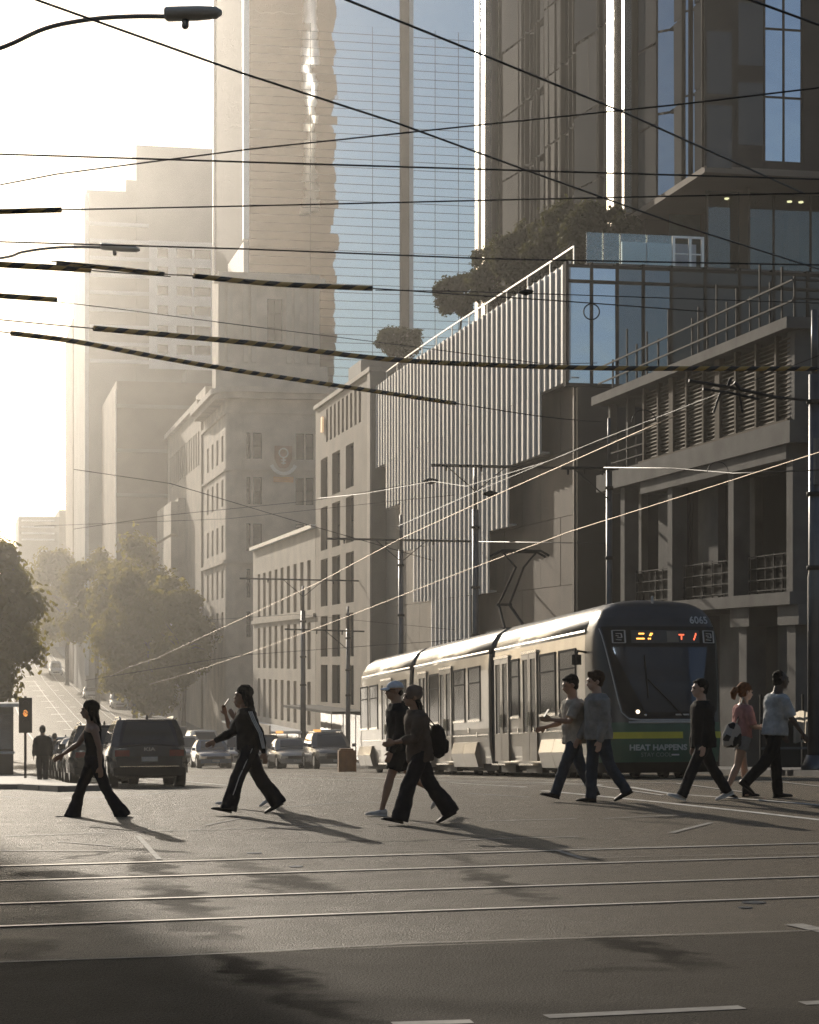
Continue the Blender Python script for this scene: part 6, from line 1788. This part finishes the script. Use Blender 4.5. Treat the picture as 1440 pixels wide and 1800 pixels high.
# 6, 7 two men with jeans
p6 = person("young man in pale overshirt and jeans looking at a phone beside the grey jacket man", 1010, 1403, 30.6, 1.80, LEFT, PP('l', 24, -16, 4, 12, 14, -18, lean=3, larm=(26, 70, 4, 10), rarm=(14, 60, 6), nod=14),
            'tan', 'short', 'black', dict(kind='tee', mat=cloth("pale cream overshirt", (.42, .38, .32)), loose=1.24, hem=-.2), dict(kind='jeans', mat=denim), black_shoe)
phone(p6, 'l', "phone in the hand of the young man in the pale overshirt")
p7 = person("man with tousled hair in loose grey jacket and blue jeans before the tram nose", 1052, 1405, 30.2, 1.84, LEFT, PP('r', 8, -16, 6, 20, 4, -24, lean=2, larm=(-2, 16, 6), rarm=(6, 24, 6), nod=6),
            'light', 'messy', 'brown', dict(kind='jacket', mat=cloth("grey cotton jacket", (.26, .25, .235)), loose=1.34, hem=-.12), dict(kind='jeans', mat=denim), black_shoe)
# 8 man in black
p8 = person("man dressed all in black with white trainers walking in front of the tram's corner", 1236, 1404, 30.4, 1.77, LEFT, PP('l', 26, -24, 2, 10, 18, -18, lean=2, larm=(2, 12, 6), rarm=(-4, 14, 6)),
            'light', 'short', 'black', dict(kind='jacket', mat=blk, loose=1.26, hem=-.22), dict(kind='jeans', mat=charcoal), white_shoe)
# 9 woman with ponytail
p9 = person("woman with sunlit ponytail in pink top and grey shorts", 1303, 1398, 31.2, 1.66, RIGHT, PP('l', 12, -14, 6, 12, 2, -16, fem=True, lean=4, larm=(16, 68, 4, 10), rarm=(12, 74, 6, 10), nod=6),
            'light', 'ponytail', 'auburn', dict(kind='tee', mat=cloth("pink tee", (.48, .24, .22)), loose=1.16, sleeve=.9, hem=.02), dict(kind='shorts', mat=cloth("grey denim shorts", (.30, .31, .32)), len=.42), dict(mat=blk, sole=MAT['rubber'], high=.115))
def pattern_mat():
    m = M("black and cream patterned cotton", (.5, .48, .43), .9)
    n, l, b = nodes_of(m)
    tc = n.new("ShaderNodeTexCoord"); v = n.new("ShaderNodeTexVoronoi"); v.inputs["Scale"].default_value = 11
    l.new(tc.outputs["Object"], v.inputs["Vector"]); g = n.new("ShaderNodeMath"); g.operation = 'GREATER_THAN'; g.inputs[1].default_value = .62
    s = n.new("ShaderNodeSeparateColor"); l.new(v.outputs["Color"], s.inputs[0]); l.new(s.outputs[0], g.inputs[0])
    mx = n.new("ShaderNodeMix"); mx.data_type = 'RGBA'; mx.inputs[6].default_value = (.5, .47, .42, 1); mx.inputs[7].default_value = (.015, .015, .017, 1); l.new(g.outputs[0], mx.inputs[0]); l.new(mx.outputs[2], b.inputs["Base Color"])
    return m
bt_ = held("shoulder_bag", "cream shoulder bag with black pattern hanging behind the pink top woman", "bag", p9, p9['H'] + Vector((-.17, -.10, .06)))
pm = pattern_mat()
q = MB(); q.tube([(0, 0, -.19), (0, 0, -.16), (-.01, 0, -.02), (.02, 0, .12), (.04, 0, .16)], [(.13, .05), (.17, .085), (.17, .085), (.12, .05), (.06, .02)], 16, True, (1, 0, 0)); remesh(q.build("sack", pm, bt_, True), .012, .02, None, 2)
q = MB(); q.tube([(.05, .01, .14), (.12, .03, .40), (.17, .05, .54), (.24, .02, .40)], [(.022, .006)] * 4, 8, True, (0, 1, 0)); q.build("strap", pm, bt_, True)
# 10 man in pale tee
p10 = person("man with cropped hair in loose pale tee and black trousers passing the white sheet", 1362, 1400, 30.9, 1.85, RIGHT, PP('l', 8, -22, 4, 26, 4, -38, lean=4, larm=(14, 18, 8), rarm=(20, 16, 8), headfwd=.01),
             'dark', 'crop', 'black', dict(kind='tee', mat=cloth("pale grey blue tee", (.40, .42, .43)), loose=1.24, sleeve=.95, hem=-.1), dict(kind='jeans', mat=blk), black_shoe)
# standing figure on the corner pavement
u_, v_ = uv_of((75 - 720) / 3736 * 66, 66)
p12 = person("person in dark clothes standing on the corner pavement before the queue of cars", 75, 1365, 66, 1.78, math.pi / 2 + ROTZ, PP('l', 4, -4, 3, 3, 0, 0, lean=1, larm=(4, 10, 10), rarm=(0, 10, 10)),
             'tan', 'short', 'black', dict(kind='jacket', mat=blk, loose=1.28), dict(kind='jeans', mat=charcoal), black_shoe)
p13 = person("distant person in dark clothes seen past the standing figure's shoulder", 96, 1362, 80, 1.7, math.pi / 2 + ROTZ, PP('l', 6, -6, 3, 3, 0, 0, lean=1, larm=(4, 10, 8), rarm=(0, 10, 8)),
             'tan', 'short', 'black', dict(kind='jacket', mat=charcoal, loose=1.24), dict(kind='jeans', mat=blk), black_shoe)
# ---------------------------------------------------------------- trees
def leaf_material(name, col, warm):
    m = bpy.data.materials.new(name)
    n, l, b = nodes_of(m)
    g = n.new("ShaderNodeNewGeometry")
    nz = n.new("ShaderNodeTexNoise"); nz.inputs["Scale"].default_value = .9; nz.inputs["Detail"].default_value = 3
    l.new(g.outputs["Position"], nz.inputs["Vector"])
    rp = n.new("ShaderNodeValToRGB"); rp.color_ramp.elements[0].position = .35; rp.color_ramp.elements[1].position = .7
    rp.color_ramp.elements[0].color = (*[c * .6 for c in col], 1); rp.color_ramp.elements[1].color = (*[c * 1.35 for c in col], 1)
    l.new(nz.outputs[0], rp.inputs[0]); l.new(rp.outputs[0], b.inputs["Base Color"])
    b.inputs["Roughness"].default_value = .75
    b.inputs["Specular IOR Level"].default_value = .12
    tr = n.new("ShaderNodeBsdfTranslucent"); tr.inputs[0].default_value = (*warm, 1)
    mx = n.new("ShaderNodeMixShader"); mx.inputs[0].default_value = .5
    l.new(b.outputs[0], mx.inputs[1]); l.new(tr.outputs[0], mx.inputs[2]); l.new(mx.outputs[0], n["Material Output"].inputs[0])
    return m
MAT['leaf'] = leaf_material("plane tree leaves", (.075, .072, .014), (.30, .25, .035))
MAT['leaf_dark'] = leaf_material("dark evergreen leaves", (.035, .042, .02), (.08, .08, .025))
MAT['bark'] = M("bark", (.10, .08, .06), .9, 0, .3, 3, .4, 14)
def crown_mesh(rad, n, size, seed, clumps=46, flat=.85):
    rnd = random.Random(seed)
    cs = []
    for i in range(clumps):
        while True:
            p = Vector((rnd.uniform(-1, 1), rnd.uniform(-1, 1), rnd.uniform(-1, 1)))
            if .15 < p.length < 1: break
        p = p.normalized() * (p.length ** .45) * .86
        cs.append((Vector((p.x * rad[0], p.y * rad[1], p.z * rad[2])), rnd.uniform(.14, .30) * (rad[0] + rad[2]) / 2))
    q = MB()
    for i in range(n):
        c, r = cs[rnd.randrange(clumps)]
        d = Vector((rnd.gauss(0, 1), rnd.gauss(0, 1), rnd.gauss(0, 1) * flat)).normalized() * (abs(rnd.gauss(.58, .34))) * r
        p = c + d
        nrm = (d / r * 1.3 + Vector((rnd.gauss(0, .55), rnd.gauss(0, .55), rnd.gauss(0, .55) + .35))).normalized()
        s = nrm.orthogonal().normalized(); s.rotate(Matrix.Rotation(rnd.uniform(0, 6.28), 3, nrm)); t = nrm.cross(s)
        w, h = size * rnd.uniform(.5, 1.1), size * rnd.uniform(.7, 1.5)
        q.add([p - s * w * .5 - t * h * .2, p + t * h * -.5, p + s * w * .5 - t * h * .2, p + s * w * .3 + t * h * .35, p + t * h * .6, p - s * w * .3 + t * h * .35], [(0, 1, 2, 3, 4, 5)])
    return q
def tree(name, label, base, height, rad, n, size, seed, mat, trunk_r=.22, group=None, low=0.3, cat="tree", clumps=46):
    t = thing(name, label, cat, base, random.uniform(0, 6), group)
    rnd = random.Random(seed + 100)
    cz = height - rad[2]
    q = crown_mesh(rad, int(n * 1.35), size, seed, clumps)
    o = q.build("crown", mat, t); o.location = (0, 0, cz)
    q = MB(); top = Vector((rnd.uniform(-.3, .3), rnd.uniform(-.3, .3), cz))
    q.tube([(0, 0, -.1), (0, 0, .25), top * .5, top], [trunk_r * 1.4, trunk_r, trunk_r * .8, trunk_r * .5], 9)
    q.build("trunk", MAT['bark'], t, True)
    for i in range(6):
        a = i * 1.05 + rnd.uniform(-.3, .3); s = top * rnd.uniform(.6, .95)
        e = Vector((math.cos(a) * rad[0] * .72, math.sin(a) * rad[1] * .72, cz + rad[2] * rnd.uniform(-.2, .6)))
        q = MB(); q.tube([s, s.lerp(e, .5) + Vector((0, 0, .3)), e], [trunk_r * .5, trunk_r * .3, trunk_r * .1], 7); q.build("limb", MAT['bark'], t, True)
    return t
def tree_px(label, px, ytop, v, u, rad, n, size, seed, mat=None, **k):
    p = S(u, v, zg(u))
    kx = (px - 720) / 3736
    Y = u / (UX * kx + UY)
    X = kx * Y
    u_, v_ = uv_of(X, Y)
    zb = zg(u_)
    zt = 2 - (ytop - 1160) / 3736 * Y
    return tree("plane_tree", label, (X, Y, zb), zt - zb, rad, n, size, seed, mat or MAT['leaf'], **k)
g_ = "plane trees along the street"
tree_px("large leafy street tree, closest of those in front of the beige buildings", 262, 985, 0, 190, (4.7, 4.7, 7.0), 24000, .36, 1, trunk_r=.3, group=g_)
tree_px("leafy street tree with a tall rounded top behind the closest full tree", 238, 936, 0, 212, (4.6, 4.6, 7.2), 17000, .38, 2, trunk_r=.3, group=g_)
tree_px("hazy street tree with the lower top beside the uphill road", 172, 962, 0, 238, (4.4, 4.4, 6.0), 14000, .40, 3, trunk_r=.28, group=g_)
tree_px("small leafy tree tucked against the sandstone corner building", 322, 1030, 0, 182, (2.6, 2.6, 4.6), 9000, .34, 4, trunk_r=.2, group=g_)
tree_px("pale hazy tree at the crest of the hill road", 118, 945, 0, 300, (5.5, 5.5, 7.5), 11000, .45, 5, trunk_r=.3, group=g_)
tree_px("far hazy tree below the low pale building", 80, 985, 0, 350, (6, 6, 7), 9000, .5, 6, trunk_r=.3, group=g_)
tree_px("dark roadside tree overhanging the queue of cars at the picture's edge", -42, 900, 0, 118, (3.4, 3.4, 5.4), 24000, .30, 7, trunk_r=.28, group=g_)
tree_px("second roadside tree behind the dark one at the picture's edge", -12, 965, 0, 150, (2.9, 2.9, 4.6), 14000, .32, 8, trunk_r=.26, group=g_)
# terrace planting above the fins
def terrace(label, px, v, ytop, rad, n, seed, width=1.0):
    u, z = fu(px, v, ytop)
    t = tree("terrace_shrub", label, S(u, v, BT), z - BT, rad, int(n * 1.5), .15, seed, MAT['leaf_dark'], .07, "planting on the roof terrace", cat="shrub", clumps=60)
for a in (("bushy roof terrace tree, second from the far end, just above the white fins", 806, 23.6, 482, (1.35, 1.35, 1.0), 5200, 21),
          ("small bush at the far end of the roof terrace beside the beige building", 705, 24.2, 572, (1.5, 1.5, .9), 4200, 22),
          ("tall roof terrace tree in front of the bright tower corner", 872, 24.2, 425, (1.4, 1.4, 1.5), 6000, 23),
          ("roof terrace tree below the dark tower face, left of the tallest crown", 925, 24.6, 388, (1.5, 1.5, 1.7), 6500, 24),
          ("tallest roof terrace tree under the glass tower", 985, 25.2, 350, (1.6, 1.6, 2.0), 8000, 25),
          ("broad roof terrace tree nearest the bright vertical rib", 1050, 25.6, 340, (1.5, 1.5, 2.0), 8000, 26),
          ("low shrub behind the glass balustrade of the terrace", 1098, 25.8, 372, (.9, .9, 1.3), 3500, 27)):
    terrace(*a)
# ---------------------------------------------------------------- haze
def haze_box():
    m = bpy.data.materials.new("haze air")
    m.use_nodes = True
    n, l = m.node_tree.nodes, m.node_tree.links
    n.clear()
    out = n.new("ShaderNodeOutputMaterial")
    pv = n.new("ShaderNodeVolumePrincipled")
    pv.inputs["Color"].default_value = (.93, .91, .88, 1)
    pv.inputs["Density"].default_value = HAZE_DENSITY
    pv.inputs["Anisotropy"].default_value = HAZE_ANISO
    l.new(pv.outputs[0], out.inputs["Volume"])
    q = MB(); q.box(-1100, 1100, -1100, 1100, -5.8, 79)
    o = q.build("haze", m)
    tag(o, kind="stuff")
haze_box()
